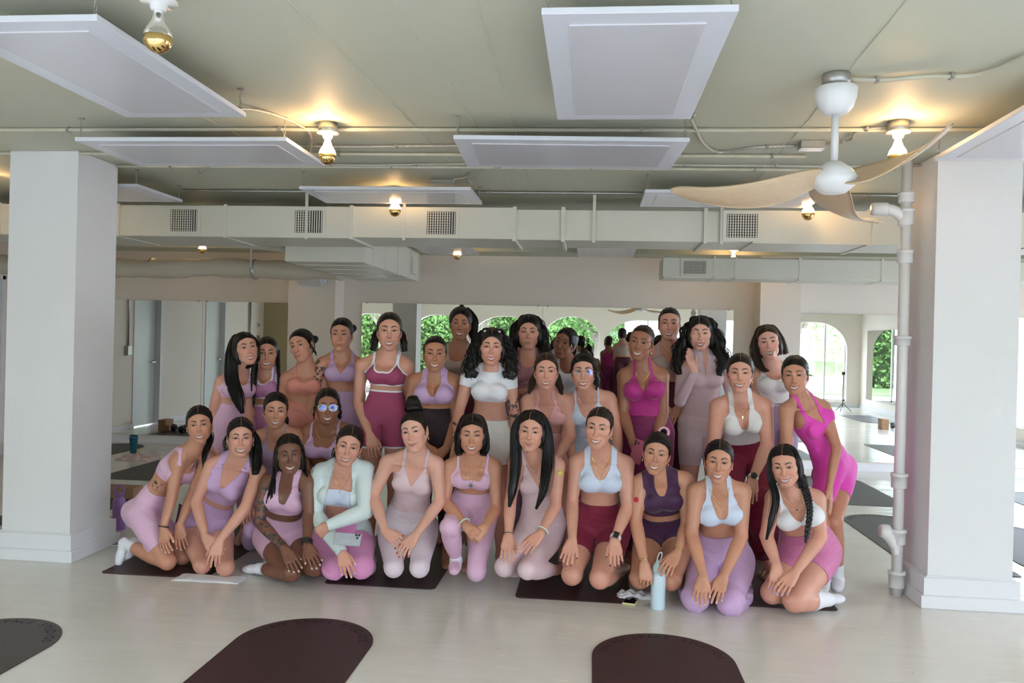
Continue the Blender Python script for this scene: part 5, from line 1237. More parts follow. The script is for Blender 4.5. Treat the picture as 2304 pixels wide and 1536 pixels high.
LT, FA, TN, MD, BR, DK = (.60, .345, .255), (.66, .41, .32), (.52, .285, .185), (.44, .225, .135), (.31, .15, .088), (.185, .088, .055)
BK = ((0, -.75, .65), (0, -.75, .65))
Tp = lambda **k: dict(kind='top', **k)
Bt = lambda m, waist=.40, hem=9, **k: dict(kind='bottom', m=m, waist=waist, hem=hem, name=k.pop('name', 'leggings' if hem > .5 else 'shorts'), **k)
# ---- front row, kneeling ----
person('woman kneeling sideways at the far left in pale pink set and white socks', 4.80, (449, 954), (437, 1006, .05), ((400, 1036, .0), (470, 1030, .12)), ((386, 1120, -.06), (430, 1120, .02)), ((367, 1188, -.12), (405, 1180, -.05)), ((371, 1240, -.16), (408, 1240, -.08)),
    ((318, 1158, .02), (340, 1158, .22)), ((376, 1262, -.10), (410, 1256, .06)), ((279, 1222, .02), (300, 1222, .18)), ((268, 1262, .0), (290, 1258, .16)), roll=-6, yaw=-3, skin=TN, w=.88, bust=.85, bend=.05, hn=((-.3, -.8, .5), (0, -.8, .5)), glute=1.15,
    top=Tp(m=f_pink, name='bra_top', hem=.58, tn=.76, us=.088, ws=.008, p=.35, ta=.60), sx=.030, bot=Bt(f_pink, .36, .27, name='cycling_shorts'), socks=(f_white, .10), hair=dict(style='back', col='black', part=0, locks=[dict(p=[(.02, .10, -.02), (.05, .10, -.10), (462, 1020, -.02), (458, 1052, -.06)], R=(.03, .028, .022, .01), n=30)]), ear='stud', neckl=(.80, 'silver', 'dot'), wrist=((0, 'black', .95),), ink=(('torso', .47, -.10, .06, .035, 1),), nails=(.8, .66, .62))
person('woman kneeling in lilac tank and ruched shorts, second from the left', 4.68, (541, 982), (537, 1028, .08), ((478, 1046, .08), (582, 1062, .10)), ((441, 1128, .02), (552, 1142, -.02)), ((462, 1208, -.10), (494, 1216, -.12)), ((487, 1240, -.14), (480, 1262, -.16)),
    ((424, 1180, .34), (492, 1184, .34)), ((455, 1280, .02), (507, 1276, .0)), ((440, 1270, .40), (505, 1268, .40)), skin=LT, w=.92, bust=1.0, bend=.02, yaw=2, blush=.9, fl=-.02, jw=.04,
    top=Tp(m=f_lil, name='tank_top', hem=.46, tn=.70, us=.085, ws=.024, p=.7), bot=Bt(f_lil, .40, .15, loose=.0015), hair=dict(style='back', col='black', part=0, locks=[dict(p=[(.045, .07, .03), (.088, .05, -.04), (576, 1040, .06), (574, 1066, .02)], R=(.03, .04, .045, .03), n=46), dict(p=[(-.04, .08, .03), (-.08, .06, -.04), (-.085, .06, -.09)], R=(.02, .02, .015), n=18)]), ear='hoop', hand=('drape', 'rest'), hn=((-.2, -.85, .5), (.2, -.85, .4)))
person('dark-skinned woman with long thin braids kneeling in a pink halter top and pink shorts', 4.60, (651, 1020), (650, 1066, .08), ((602, 1088, .10), (694, 1086, .10)), ((583, 1172, .05), (696, 1158, .06)), ((642, 1236, -.10), (690, 1226, -.08)), ((664, 1278, -.16), (716, 1272, -.15)),
    ((600, 1212, .30), (660, 1208, .34)), ((655, 1288, -.02), (707, 1276, .02)), ((584, 1282, .14), (626, 1276, .30)), ((556, 1280, .18), (600, 1280, .34)), skin=DK, w=.92, bust=.85, roll=-3, yaw=2, blush=.1, lips='dark', nose=.12, jw=-.02, brow=(.006, .004, .004),
    top=Tp(m=f_pink, name='halter_top', hem=.49, tn=.72, us=.062, ws=.018, p=.35, halter=1, ta=.74), bot=Bt(f_pink, .38, .17), socks=(f_white, .06), hair=dict(style='down', col='black', part=0, vol=-.002, twists=64), wrist=((1, 'watch_black'), (1, 'black', .86)), ink=(('arm', 0, .02, .50),), nails=(.75, .62, .5))
person('woman kneeling in an open white zip jacket over a bandeau, arms crossed low', 4.62, (785, 1000), (774, 1046, .08), ((722, 1064, .12), (822, 1060, .12)), ((708, 1156, .08), (822, 1150, .02)), ((768, 1240, -.16), (742, 1180, -.08)), ((779, 1278, -.20), (722, 1196, -.08)),
    ((730, 1212, .34), (806, 1208, .34)), ((752, 1276, .0), (814, 1274, .0)), ((745, 1270, .42), (820, 1268, .42)), skin=LT, w=1.02, bust=.95, roll=12, yaw=-2, arm=1.02, leg=1.1, blush=.9, jw=.03, hand=('rest', 'fist'), hn=((.1, -.85, .5), (0, -.9, .3)), belly=.06,
    top=[Tp(m=f_ice, name='bandeau_top', hem=.57, tn=.80, us=.2, ws=.05, flat=1), Tp(m=f_mint, name='zip_jacket', hem=.08, tn=.3, us=.11, ws=.06, ta=.86, off=.009, loose=.003, sleeve=9, open_=((.1, .3, .6, .9, 1.0), (.13, .10, .085, .062, .05)), back=(1.02, 1.0))], bot=Bt(f_rose, .40, 9, off=.006, flare=.02, name='flared_leggings'),
    hair=dict(style='back', col='dark', part=.004, locks=[dict(p=[(-.03, .10, 0), (-.055, .09, -.08), (-.06, .08, -.13)], R=(.03, .035, .02), n=24)]), ear='hoop', neckl=(.80, 'gold', 'cross'), nails=(.8, .6, .62))
person('fair woman with a high curly bun kneeling in a pale pink strappy set', 4.62, (933, 968), (938, 1024, .08), ((872, 1040, .10), (982, 1044, .10)), ((840, 1116, .06), (990, 1128, .04)), ((866, 1194, -.10), (936, 1202, -.12)), ((902, 1222, -.16), (910, 1236, -.18)),
    ((880, 1186, .32), (955, 1186, .32)), ((886, 1276, .0), (944, 1276, .0)), ((880, 1270, .42), (948, 1270, .42)), skin=FA, w=.92, bust=.75, roll=-10, yaw=-15, face='closed', lips='rose', blush=1., leg=1.02, hand=('drape', 'rest'), nails=(.55, .02, .02), brow=(.05, .03, .02), fl=.02,
    top=Tp(m=f_blush, name='camisole', hem=.30, tn=.72, us=.070, ws=.009, p=.9, ta=.70), bot=Bt(f_pale, .32, 9), hair=dict(style='back', col='dark', bun=((.0, .050, .150), .060, .9)), ear='hoop')
person('woman with a black bob on one knee, green pendant over pink bra top', 4.66, (1062, 976), (1066, 1022, .08), ((1012, 1050, .10), (1112, 1050, .10)), ((1000, 1128, .04), (1118, 1142, .04)), ((1050, 1184, -.12), (1090, 1186, -.12)), ((1074, 1206, -.16), (1068, 1208, -.16)),
    ((1040, 1156, .26), (1086, 1156, .26)), ((1012, 1186, -.12), (1072, 1284, .02)), ((1026, 1258, .06), (1080, 1276, .42)), ((1022, 1284, -.08), None), skin=TN, w=.94, bust=.8, yaw=0, jw=.04, fl=-.05, nose=.06, hand=('fist', 'fist'), hn=((-.2, -.9, .4), (.2, -.9, .4)),
    top=Tp(m=f_pink, name='bra_top', hem=.58, tn=.75, us=.092, ws=.008, p=.18, ta=.68), bot=Bt(f_pink, .44, 9), socks=(f_white, .11), hair=dict(style='down', col='black', part=.0, locks=[dict(p=[(s*.05, .01, .08), (s*.077, .01, .0), (s*.076, .01, -.09), (s*.070, -.01, -.125)], R=(.018, .026, .032, .026), n=44, wave=.002) for s in (-1, 1)]), neckl=(.72, 'gold', 'green'), wrist=((0, 'jade', .9),))
person('woman with very long straight black hair kneeling in a blush deep V bodysuit', 4.60, (1196, 968), (1202, 1018, .08), ((1162, 1040, .10), (1254, 1046, .12)), ((1148, 1130, .04), (1250, 1138, .04)), ((1144, 1204, -.06), (1216, 1200, -.10)), ((1140, 1252, -.14), (1172, 1246, -.20)),
    ((1200, 1190, .26), (1248, 1190, .38)), ((1136, 1274, .04), (1188, 1280, -.04)), ((1205, 1278, .36), (1250, 1282, .20)), skin=LT, w=.88, bust=.7, yaw=-6, roll=4, face='closed', blush=.7, leg=1.05, fl=-.03, hand=('rest', 'flat'),
    top=Tp(m=f_blush, name='bodysuit', hem=.28, tn=.66, us=.066, ws=.010, p=1.0, ta=.70), bot=Bt(f_blush, .32, 9), hair=dict(style='down', col='black', part=-.01, locks=[dict(p=[(-.05, -.02, .09), (-.092, -.01, .0), (1160, 1040, -.04), (1152, 1100, -.08), (1146, 1140, -.08)], R=(.018, .026, .034, .032, .012), n=70), dict(p=[(.05, -.02, .09), (.092, -.01, .0), (1232, 1040, -.04), (1224, 1100, -.10), (1206, 1145, -.10)], R=(.018, .026, .036, .034, .010), n=80)]), neckl=(.84, 'silver', 'dot'), wrist=((0, 'thin', .95), (1, 'jade', .9)))
person('woman kneeling in ice blue bra top, wine red shorts and white watch', 4.60, (1348, 961), (1352, 1012, .12), ((1298, 1040, .16), (1408, 1044, .16)), ((1287, 1128, .12), (1412, 1140, .10)), ((1288, 1214, -.06), (1383, 1214, -.04)), ((1272, 1262, -.14), (1388, 1270, -.12)),
    ((1312, 1196, .34), (1384, 1196, .34)), ((1287, 1292, .02), (1350, 1300, -.02)), ((1300, 1286, .44), (1395, 1284, .40)), skin=LT, w=.98, bust=.85, roll=5, yaw=-8, blush=.8, leg=1.1, arm=1.03, nails=(.12, .02, .02), brow=(.012, .008, .006),
    top=Tp(m=f_ice, name='sports_bra', hem=.60, tn=.76, us=.078, ws=.017, p=.42), bot=Bt(f_red, .40, .20), hair=dict(style='back', col='dark', part=-.012, vol=-.002), ear='Rhoop', neckl=[(.84, 'gold', None), (.76, 'gold', 'dot')], wrist=((1, 'watch_white'),))
person('woman kneeling in a dark plum racer top, red sticker on her arm', 4.62, (1478, 1018), (1484, 1064, .08), ((1442, 1084, .12), (1542, 1080, .12)), ((1430, 1172, .06), (1546, 1180, .08)), ((1450, 1268, -.08), (1524, 1244, -.08)), ((1455, 1325, -.12), (1502, 1276, -.14)),
    ((1462, 1212, .32), (1530, 1212, .32)), ((1440, 1300, .02), (1510, 1304, .0)), ((1450, 1290, .42), (1530, 1290, .42)), skin=TN, w=.96, bust=.75, roll=7, yaw=-3, arm=1.04, leg=1.08, hand=('curl', 'rest'),
    top=Tp(m=f_plum, name='racer_tank', hem=.47, tn=.80, us=.072, ws=.034, p=.35, ta=.74), bot=Bt(f_plum, .38, .10), hair=dict(style='back', col='black', bun=((.02, .07, .125), .022, .8)), ear='hoop', wrist=((0, 'gold', .92), (1, 'gold', .93)))
person('woman kneeling in a pale blue halter bra and flared lilac trousers', 4.56, (1617, 1036), (1616, 1084, .06), ((1566, 1106, .10), (1670, 1106, .10)), ((1556, 1200, .04), (1668, 1206, .04)), ((1582, 1296, -.14), (1628, 1296, -.12)), ((1572, 1350, -.20), (1610, 1342, -.18)),
    ((1588, 1262, .30), (1658, 1262, .30)), ((1564, 1352, .0), (1644, 1356, -.02)), ((1570, 1340, .42), (1660, 1340, .40)), skin=TN, w=.98, bust=.95, roll=3, yaw=0, leg=1.12, arm=1.04, blush=.7, jw=-.02,
    top=Tp(m=f_ice, name='halter_bra', hem=.62, tn=.70, us=.066, ws=.014, p=.35, halter=1, ta=.70), bot=Bt(f_lil, .40, 9, off=.008, flare=.03, loose=.002, name='flared_trousers'), hair=dict(style='back', col='black', part=0, pony=((0, .1, -.03),), locks=[dict(p=[(-.01, .11, -.02), (-.03, .11, -.07), (-.04, .10, -.10)], R=(.03, .03, .02), n=20)]), ear='stud', neckl=[(.78, 'gold', None), (.84, 'gold', None)], nails=(.75, .55, .5))
person('woman with long black pigtails kneeling in a white twist bra and heather pink shorts', 4.62, (1768, 1046), (1782, 1100, .06), ((1742, 1120, .10), (1836, 1122, .08)), ((1724, 1206, .02), (1846, 1208, -.02)), ((1748, 1272, -.12), (1788, 1288, -.16)), ((1745, 1328, -.18), (1758, 1326, -.22)),
    ((1800, 1246, .22), (1852, 1248, .20)), ((1738, 1332, .02), (1788, 1350, -.08)), ((1830, 1336, .24), (1862, 1348, .06)), ((1850, 1346, .34), (1890, 1346, .18)), skin=LT, w=1.0, bust=1.1, roll=-8, yaw=-8, leg=1.15, arm=1.05, jw=.05, fl=-.06, lips='pink', nails=(.45, .35, .7), blush=.8,
    top=Tp(m=f_white, name='twist_bra', hem=.62, tn=.66, us=.075, ws=.010, p=1.0, halter=0, ta=.68), bot=Bt(f_heat, .40, .17), socks=(f_white, .13), hair=dict(style='down', col='black', part=0, vol=-.003, locks=[dict(p=[(-.045, -.04, .08), (-.078, -.045, .02), (-.082, -.05, -.06), (1744, 1120, -.06), (1735, 1170, -.10), (1724, 1214, -.10)], R=(.012, .016, .018, .026, .024, .008), n=44), dict(p=[(.045, -.04, .08), (.075, -.045, .02), (1800, 1098, -.02)], R=(.012, .014, .012), n=24)], braids=[dict(p=[(.07, .0, -.06), (1812, 1100, .0), (1822, 1150, -.06), (1812, 1224, -.12)], R=.024)]), ear='hoop', neckl=(.84, 'gold', 'black'))
# ---- second row, crouching and kneeling ----
person('woman crouching in a dusty lilac camisole behind the lilac and braided women', 5.05, (620, 922), (625, 968, .06), ((586, 982, .08), (668, 980, .08)), ((562, 1060, .02), (690, 1060, .1)), ((556, 1128, -.06), (680, 1120, 0)), ((550, 1180, -.10), None),
    ((590, 1112, .22), (650, 1112, .22)), ((570, 1190, -.06), (650, 1200, -.02)), ((568, 1262, .2), (650, 1262, .2)), skin=TN, w=.92, bust=.75, roll=2, yaw=2, brow=(.01, .007, .006),
    top=Tp(m=f_lilg, name='camisole', hem=.30, tn=.78, us=.068, ws=.005, p=.5, ta=.72), bot=Bt(f_lil, .34, 9, flare=.02), hair=dict(style='back', col='black', locks=[dict(p=[(.03, .10, -.01), (.06, .10, -.08), (.07, .09, -.13)], R=(.03, .035, .02), n=26)]), ear='stud')
person('woman in square clear glasses crouching in a pale lilac bra top', 5.08, (737, 913), (734, 958, .06), ((694, 970, .08), (778, 968, .08)), ((680, 1050, .06), (794, 1050, .06)), ((700, 1110, 0), (770, 1120, 0)), None,
    ((708, 1092, .22), (764, 1092, .22)), ((700, 1180, -.04), (770, 1180, -.04)), ((700, 1240, .3), (770, 1240, .3)), skin=BR, w=1.0, bust=.9, roll=0, yaw=1, nose=.08, jw=.02, lips='dark', blush=.2, brow=(.008, .006, .005),
    top=Tp(m=f_lil, name='bra_top', hem=.60, tn=.78, us=.090, ws=.008, p=.3), bot=Bt(f_lil, .38, 9), hair=dict(style='back', col='black', part=-.01, locks=[dict(p=[(s*.06, -.06, .05), (s*.082, -.05, -.02), (s*.085, -.045, -.085)], R=(.006, .006, .003), n=6, wave=.004) for s in (-1, 1)]+[dict(p=[(.0, .11, 0), (.06, .11, -.05), (.09, .09, -.09)], R=(.03, .03, .015), n=18, wave=.006)]), glasses='clear', neckl=(.84, 'gold', None))
# ---- third row, standing and bending ----
person('woman with sleek waist-length black hair standing leftmost in a light pink set', 5.35, (552, 784), (534, 834, .06), ((498, 862, .0), (556, 858, .12)), ((478, 930, -.02), (562, 930, .1)), ((484, 1000, -.06), (552, 1000, 0)), None,
    ((502, 958, .0), (548, 960, .14)), skin=LT, w=.86, bust=.8, roll=-13, yaw=14, glute=1.2, bend=.03, blush=.7,
    top=Tp(m=f_pink, name='bra_top', hem=.55, tn=.78, us=.088, ws=.009, p=.4, ta=.7), bot=Bt(f_pink, .42, 9), hair=dict(style='down', col='black', part=.01, locks=[dict(p=[(-.05, .03, .08), (-.09, .03, -.02), (522, 850, -.05), (536, 895, -.1), (546, 930, -.1)], R=(.03, .045, .05, .05, .02), n=90), dict(p=[(.05, .01, .09), (.085, .01, .0), (568, 840, .02), (566, 880, .02)], R=(.014, .016, .014, .006), n=20)]))
person('woman with two black braids standing in a bright pink top with white trim', 5.55, (600, 794), (601, 838, .05), ((568, 856, .06), (634, 856, .06)), ((560, 920, .05), (640, 920, .05)), ((566, 980, 0), (630, 980, 0)), None, ((582, 950, .06), (624, 950, .06)), skin=TN, w=.86, bust=.7, yaw=0, blush=.4,
    top=Tp(m=f_mid, name='crop_top', hem=.50, tn=.80, us=.082, ws=.022, p=.5, trim=(f_white, .012)), bot=Bt(f_mid, .36, 9, trim=(f_white, .012)), hair=dict(style='back', col='black', part=0, braids=[dict(p=[(-.072, .01, .02), (577, 815, -.02), (574, 860, -.1), (570, 918, -.12)], R=.017), dict(p=[(.072, .01, .02), (625, 812, .0), (627, 852, -.06), (626, 900, -.06)], R=.017)]), ear='bighoop', neckl=(.86, 'gold', 'dot'))
person('woman with a claw-clipped updo standing in a coral bra top, head tilted', 5.45, (680, 777), (690, 828, .06), ((645, 852, .04), (722, 846, .1)), ((632, 920, .05), (736, 910, .1)), ((640, 980, 0), (720, 980, 0)), None, ((658, 950, .06), (702, 950, .06)), skin=TN, w=.90, bust=.85, roll=-14, yaw=-26, face='closed', lips='rose',
    top=Tp(m=f_coral, name='bra_top', hem=.55, tn=.76, us=.078, ws=.007, p=.45), bot=Bt(f_coral, .36, 9), hair=dict(style='back', col='black', bun=((.05, .095, .03), .038, .7), locks=[dict(p=[(.06, -.02, .02), (.085, .0, -.06), (.08, .02, -.09)], R=(.008, .008, .004), n=7)]), ear='stud')
person('woman with a tattooed shoulder standing in a lilac V bra top and low bun', 5.50, (769, 752), (771, 796, .05), ((724, 818, .04), (804, 818, .1)), ((706, 884, -.02), (812, 890, .1)), ((688, 950, -.05), (806, 960, .05)), None, ((744, 930, .06), (794, 930, .06)), skin=TN, w=.86, bust=.85, roll=0, yaw=-10, face='closed', lips='rose', hs=1.0,
    top=Tp(m=f_lil, name='bra_top', hem=.56, tn=.68, us=.082, ws=.012, p=1.0, ta=.7), bot=Bt(f_lil, .38, .25), hair=dict(style='back', col='black', part=0, bun=((.055, .09, .045), .036, .8)), ink=(('arm', 0, -.02, .17),), neckl=(.84, 'gold', None))
person('tall woman standing in a raspberry set with white edging, dark shoulder-length hair', 5.15, (876, 744), (872, 798, .04), ((816, 822, .06), (916, 822, .06)), ((804, 904, .06), (920, 900, .14)), ((832, 978, -.06), (922, 970, .1)), ((842, 1022, -.12), None), ((840, 938, .06), (890, 938, .06)), skin=LT, w=.90, bust=.75, hs=1.04, fl=.06, yaw=0, roll=0, brow=(.015, .01, .008), blush=.5,
    top=Tp(m=f_rasp, name='bra_top', hem=.53, tn=.76, us=.088, ws=.009, p=.22, ta=.68, trim=(f_white, .009)), bot=Bt(f_rasp, .44, .20, trim=(f_white, .010)), hair=dict(style='back', col='dark', locks=[dict(p=[(s*.045, .06, .03), (s*.085, .03, -.04), (s*.10, .02, -.13)], R=(.02, .026, .026), n=40, wave=.003) for s in (-1, 1)]))
person('woman standing in a lilac halter bra and black plum high-waisted leggings', 5.10, (979, 795), (980, 838, .05), ((934, 858, .08), (1020, 858, .08)), ((922, 940, .04), (1030, 945, .04)), ((958, 1004, -.10), (1004, 1008, -.10)), ((992, 1036, -.14), (972, 1038, -.14)), ((958, 975, .1), (1006, 975, .1)), skin=MD, w=.98, bust=1.1, yaw=-1, arm=1.06, leg=1.06, nose=.08, hand=('drape', 'drape'),
    top=Tp(m=f_lil, name='halter_bra', hem=.54, tn=.66, us=.072, ws=.020, p=.6, halter=1, ta=.72), bot=Bt(f_aub, .44, 9), hair=dict(style='back', col='black', vol=-.003), ear='stud', neckl=(.84, 'gold', 'dot'))
person('curly-haired woman at the centre in a white cropped tee and white shorts', 5.02, (1106, 780), (1106, 828, .05), ((1054, 850, .06), (1146, 854, .06)), ((1032, 928, .04), (1158, 930, .08)), ((1026, 1004, -.05), (1162, 1010, .05)), ((1024, 1050, -.1), (1160, 1056, 0)), ((1072, 978, .12), (1126, 982, .12)), skin=LT, w=.86, bust=.9, yaw=0, roll=1, lips='red', brow=(.01, .008, .006), blush=.7,
    top=dict(kind='tee', m=f_white, name='cropped_tee', hem=.55, sleeve=.055, off=.005), bot=Bt(f_ivory, .26, .17, loose=.004, off=.007), ink=(('arm', 0, .30, .55), ('arm', 1, .12, .28)),
    hair=dict(style='down', col='black', part=0, vol=.004, wave=.014, locks=[dict(p=[(s*.04, -.03, .095), (s*.088, -.02, .02), (s*.115, -.02, -.07), (s*.135, -.03, -.15), (s*(.13-k*.05), -.04, -.20+.02*k)], R=(.015, .03, .042, .045, .03), n=40, wave=.013, wf=5+k, r=.0036, taper=.9) for s in (-1, 1) for k in (0, 1)]), wrist=((1, 'chain', .97),))
def hairclips(C):
    b_ = []
    for s_ in (-1, 1):
        for k in range(3):
            p = C['local']((s_*(.045+.014*k), -.045+.012*k, .098-.026*k))-C['O']; MB().lathe([(0, -.008), (.009, -.004), (.009, .004), (0, .008)], p, 8).build('hair_bow', f_pink, C['root'])
hairclips(PEOPLE['curly-haired woman at the centre in a white cropped tee and white shorts'])
person('woman with brown hair bending forward in a coral pink triangle halter bra', 5.00, (1229, 834), (1229, 884, .10), ((1188, 904, .14), (1274, 904, .14)), ((1184, 984, .06), (1284, 980, .12)), ((1196, 1040, .0), (1256, 1028, .0)), None, ((1214, 1004, .34), (1268, 1004, .34)), ((1210, 1090, .12), (1270, 1090, .12)), None, skin=LT, w=.95, bust=.9, yaw=0, blush=.9, bend=.04, hs=.98, arm=1.04,
    top=Tp(m=f_salm, name='halter_bra', hem=.60, tn=.66, us=.066, ws=.008, p=1.0, halter=1, ta=.68), bot=Bt(f_salm, .36, .25), hair=dict(style='back', col='brown', part=0, locks=[dict(p=[(s*.04, .06, .03), (s*.075, .04, -.05), (s*.095, .02, -.11), (s*.105, -.01, -.15)], R=(.02, .022, .02, .01), n=22, wave=.003) for s in (-1, 1)]))
person('woman in round glasses bending forward in a pale blue strappy tank', 5.05, (1313, 835), (1320, 882, .10), ((1284, 902, .14), (1370, 898, .14)), ((1276, 980, .08), (1388, 970, .12)), ((1290, 1040, .0), (1390, 1040, .05)), None, ((1296, 1010, .30), (1356, 1010, .30)), ((1290, 1100, .1), (1360, 1100, .1)), None, skin=LT, w=.96, bust=.95, yaw=-1, blush=1., bend=.03, arm=1.05, nose=.05,
    top=Tp(m=f_ice, name='tank_top', hem=.28, tn=.72, us=.075, ws=.006, p=.6, ta=.70), bot=Bt(f_ice, .32, .3), hair=dict(style='back', col='black', bun=((.0, .02, .118), .030, .9), locks=[dict(p=[(.05, -.06, .07), (.072, -.06, .02), (.085, -.05, -.05), (.088, -.045, -.10)], R=(.008, .012, .01, .003), n=10, wave=.006), dict(p=[(.06, .05, .0), (.08, .05, -.07), (.085, .02, -.12)], R=(.014, .014, .004), n=10, wave=.006), dict(p=[(-.03, -.07, .09), (-.065, -.06, .05), (-.08, -.03, -.01)], R=(.008, .01, .006), n=10, wave=.006)]), glasses='rose', neckl=(.82, 'silver', 'dot'))
person('brown-skinned woman standing in a magenta halter unitard, phone in hand', 5.15, (1443, 771), (1446, 820, .06), ((1406, 846, .10), (1488, 846, .08)), ((1402, 930, .06), (1492, 926, .08)), ((1422, 990, -.06), (1476, 994, .0)), ((1440, 1022, -.08), None), ((1430, 978, .14), (1484, 980, .14)), skin=BR, w=1.0, bust=1.15, roll=9, yaw=-10, arm=1.06, leg=1.05, hand=('curl', 'rest'), lips='nude', blush=.3,
    top=Tp(m=f_mag, name='halter_tank', hem=.30, tn=.66, us=.060, ws=.008, p=1.0, halter=1, ta=.70), bot=Bt(f_magd, .32, 9), hair=dict(style='back', col='brown', vol=-.003), ear='hoop', neckl=(.82, 'gold', 'dot'))
person('woman with slicked hair standing at the back in nude bra and burgundy leggings', 5.75, (1506, 728), (1508, 776, .05), ((1470, 796, .06), (1546, 796, .06)), ((1462, 866, .05), (1552, 866, .05)), ((1490, 910, -.05), (1530, 912, -.05)), None, ((1486, 912, .06), (1530, 912, .06)), skin=LT, w=1.02, bust=1.15, blush=1., jw=.05,
    top=Tp(m=f_beige, name='bra_top', hem=.52, tn=.72, us=.085, ws=.012, p=.6), bot=Bt(f_burg, .40, 9), hair=dict(style='back', col='dark', vol=-.003), ear='stud', neckl=(.86, 'gold', 'dot'), ink=(('torso', .84, 0, .05, .05, -1),))
person('winking woman with long wavy black hair waving in a pale pink zip unitard', 5.50, (1576, 750), (1581, 798, .05), ((1540, 826, .04), (1634, 824, .08)), ((1530, 902, -.02), (1648, 900, .1)), ((1562, 838, -.16), (1640, 970, .05)), ((1546, 790, -.18), None), ((1556, 962, .08), (1606, 964, .08)), skin=FA, w=.94, bust=.85, face='wink', lips='red', hand=('flat', 'rest'), hn=((-.85, .5, .1), (0, -.8, .5)), blush=.4, brow=(.012, .01, .008), arm=1.04,
    top=Tp(m=f_blush, name='zip_top', hem=.25, tn=.72, us=.065, ws=.05, p=1.1, ta=.86, sleeve=9, off=.005, back=(1.0, 1.)), bot=Bt(f_blush, .29, .25), hair=dict(style='down', col='black', part=-.01, vol=.003, locks=[dict(p=[(s*.045, -.02, .10), (s*.088, .0, .02), (s*.12, .0, -.08), (s*.15, -.02, -.18), (s*.13, -.05, -.28)], R=(.018, .035, .05, .055, .025), n=60, wave=.014, wf=4, taper=.7, r=.0038) for s in (-1, 1)]))
person('woman with long brown hair standing at the back right in a white tank', 5.70, (1728, 768), (1737, 822, .05), ((1706, 842, .06), (1778, 840, .06)), ((1698, 910, .05), (1786, 908, .05)), ((1710, 970, 0), (1776, 970, 0)), None, ((1722, 950, .06), (1768, 950, .06)), skin=FA, w=.90, bust=.9, roll=-9, yaw=2, blush=1., fl=.02,
    top=Tp(m=f_ivory, name='tank_top', hem=.30, tn=.78, us=.085, ws=.014, p=.35), bot=Bt(f_lilg, .34, 9), hair=dict(style='down', col='brown', part=0, locks=[dict(p=[(-.045, -.01, .09), (-.085, .0, .0), (-.095, .0, -.10), (-.06, -.04, -.18), (-.02, -.06, -.20)], R=(.016, .03, .035, .025, .006), n=50, wave=.004), dict(p=[(.045, .0, .09), (.085, .01, .0), (.11, .04, -.10)], R=(.016, .026, .03), n=40)]))
person('woman bending forward in a white halter tank and red flared leggings, round watch', 4.98, (1665, 838), (1665, 890, .06), ((1616, 914, .12), (1720, 914, .12)), ((1604, 1000, .02), (1726, 1000, .04)), ((1616, 1070, -.06), (1694, 1076, -.06)), ((1620, 1110, -.1), (1690, 1116, -.1)), ((1646, 1032, .40), (1716, 1032, .40)), ((1640, 1120, .06), (1712, 1120, .08)), ((1650, 1240, .36), (1722, 1256, .34)), skin=LT, w=1.02, bust=1.2, arm=1.1, leg=1.1, bend=.06, yaw=0, blush=.7, jw=.04, nose=.05,
    top=Tp(m=f_ivory, name='halter_tank', hem=.30, tn=.66, us=.060, ws=.014, p=.6, halter=1, ta=.72), bot=Bt(f_red, .34, 9, off=.008, flare=.03), hair=dict(style='back', col='dark', part=.0, locks=[dict(p=[(.03, .10, .0), (.055, .10, -.06), (.06, .09, -.10)], R=(.02, .02, .01), n=14)]), ear='hoop', neckl=(.84, 'gold', 'cross'), wrist=((1, 'watch_round', .97),))
person('woman bending at the right end in a hot pink strappy unitard and white socks', 4.98, (1789, 843), (1806, 900, .08), ((1770, 922, .02), (1852, 918, .16)), ((1770, 1000, -.04), (1882, 1006, .06)), ((1790, 1060, -.08), (1866, 1096, -.06)), ((1800, 1100, -.1), (1869, 1150, -.1)), ((1868, 1052, .20), (1898, 1050, .36)), ((1842, 1160, .0), (1876, 1172, .06)), ((1856, 1300, .16), (1886, 1312, .2)), ((1850, 1345, .0), (1884, 1350, .08)), skin=TN, w=.88, bust=.75, glute=1.35, sx=.068, bend=.07, roll=-3, yaw=-4, jw=-.02, blush=.3, hand=('rest', 'flat'), hn=((0, -.8, .5), (.9, -.4, .2)),
    top=Tp(m=f_hot, name='unitard_top', hem=.20, tn=.70, us=.062, ws=.010, p=1.0, ta=.69), bot=Bt(f_hot, .26, .24, name='unitard_shorts'), socks=(f_white, .12), hair=dict(style='back', col='black', bun=((.045, .085, .02), .032, .8)))
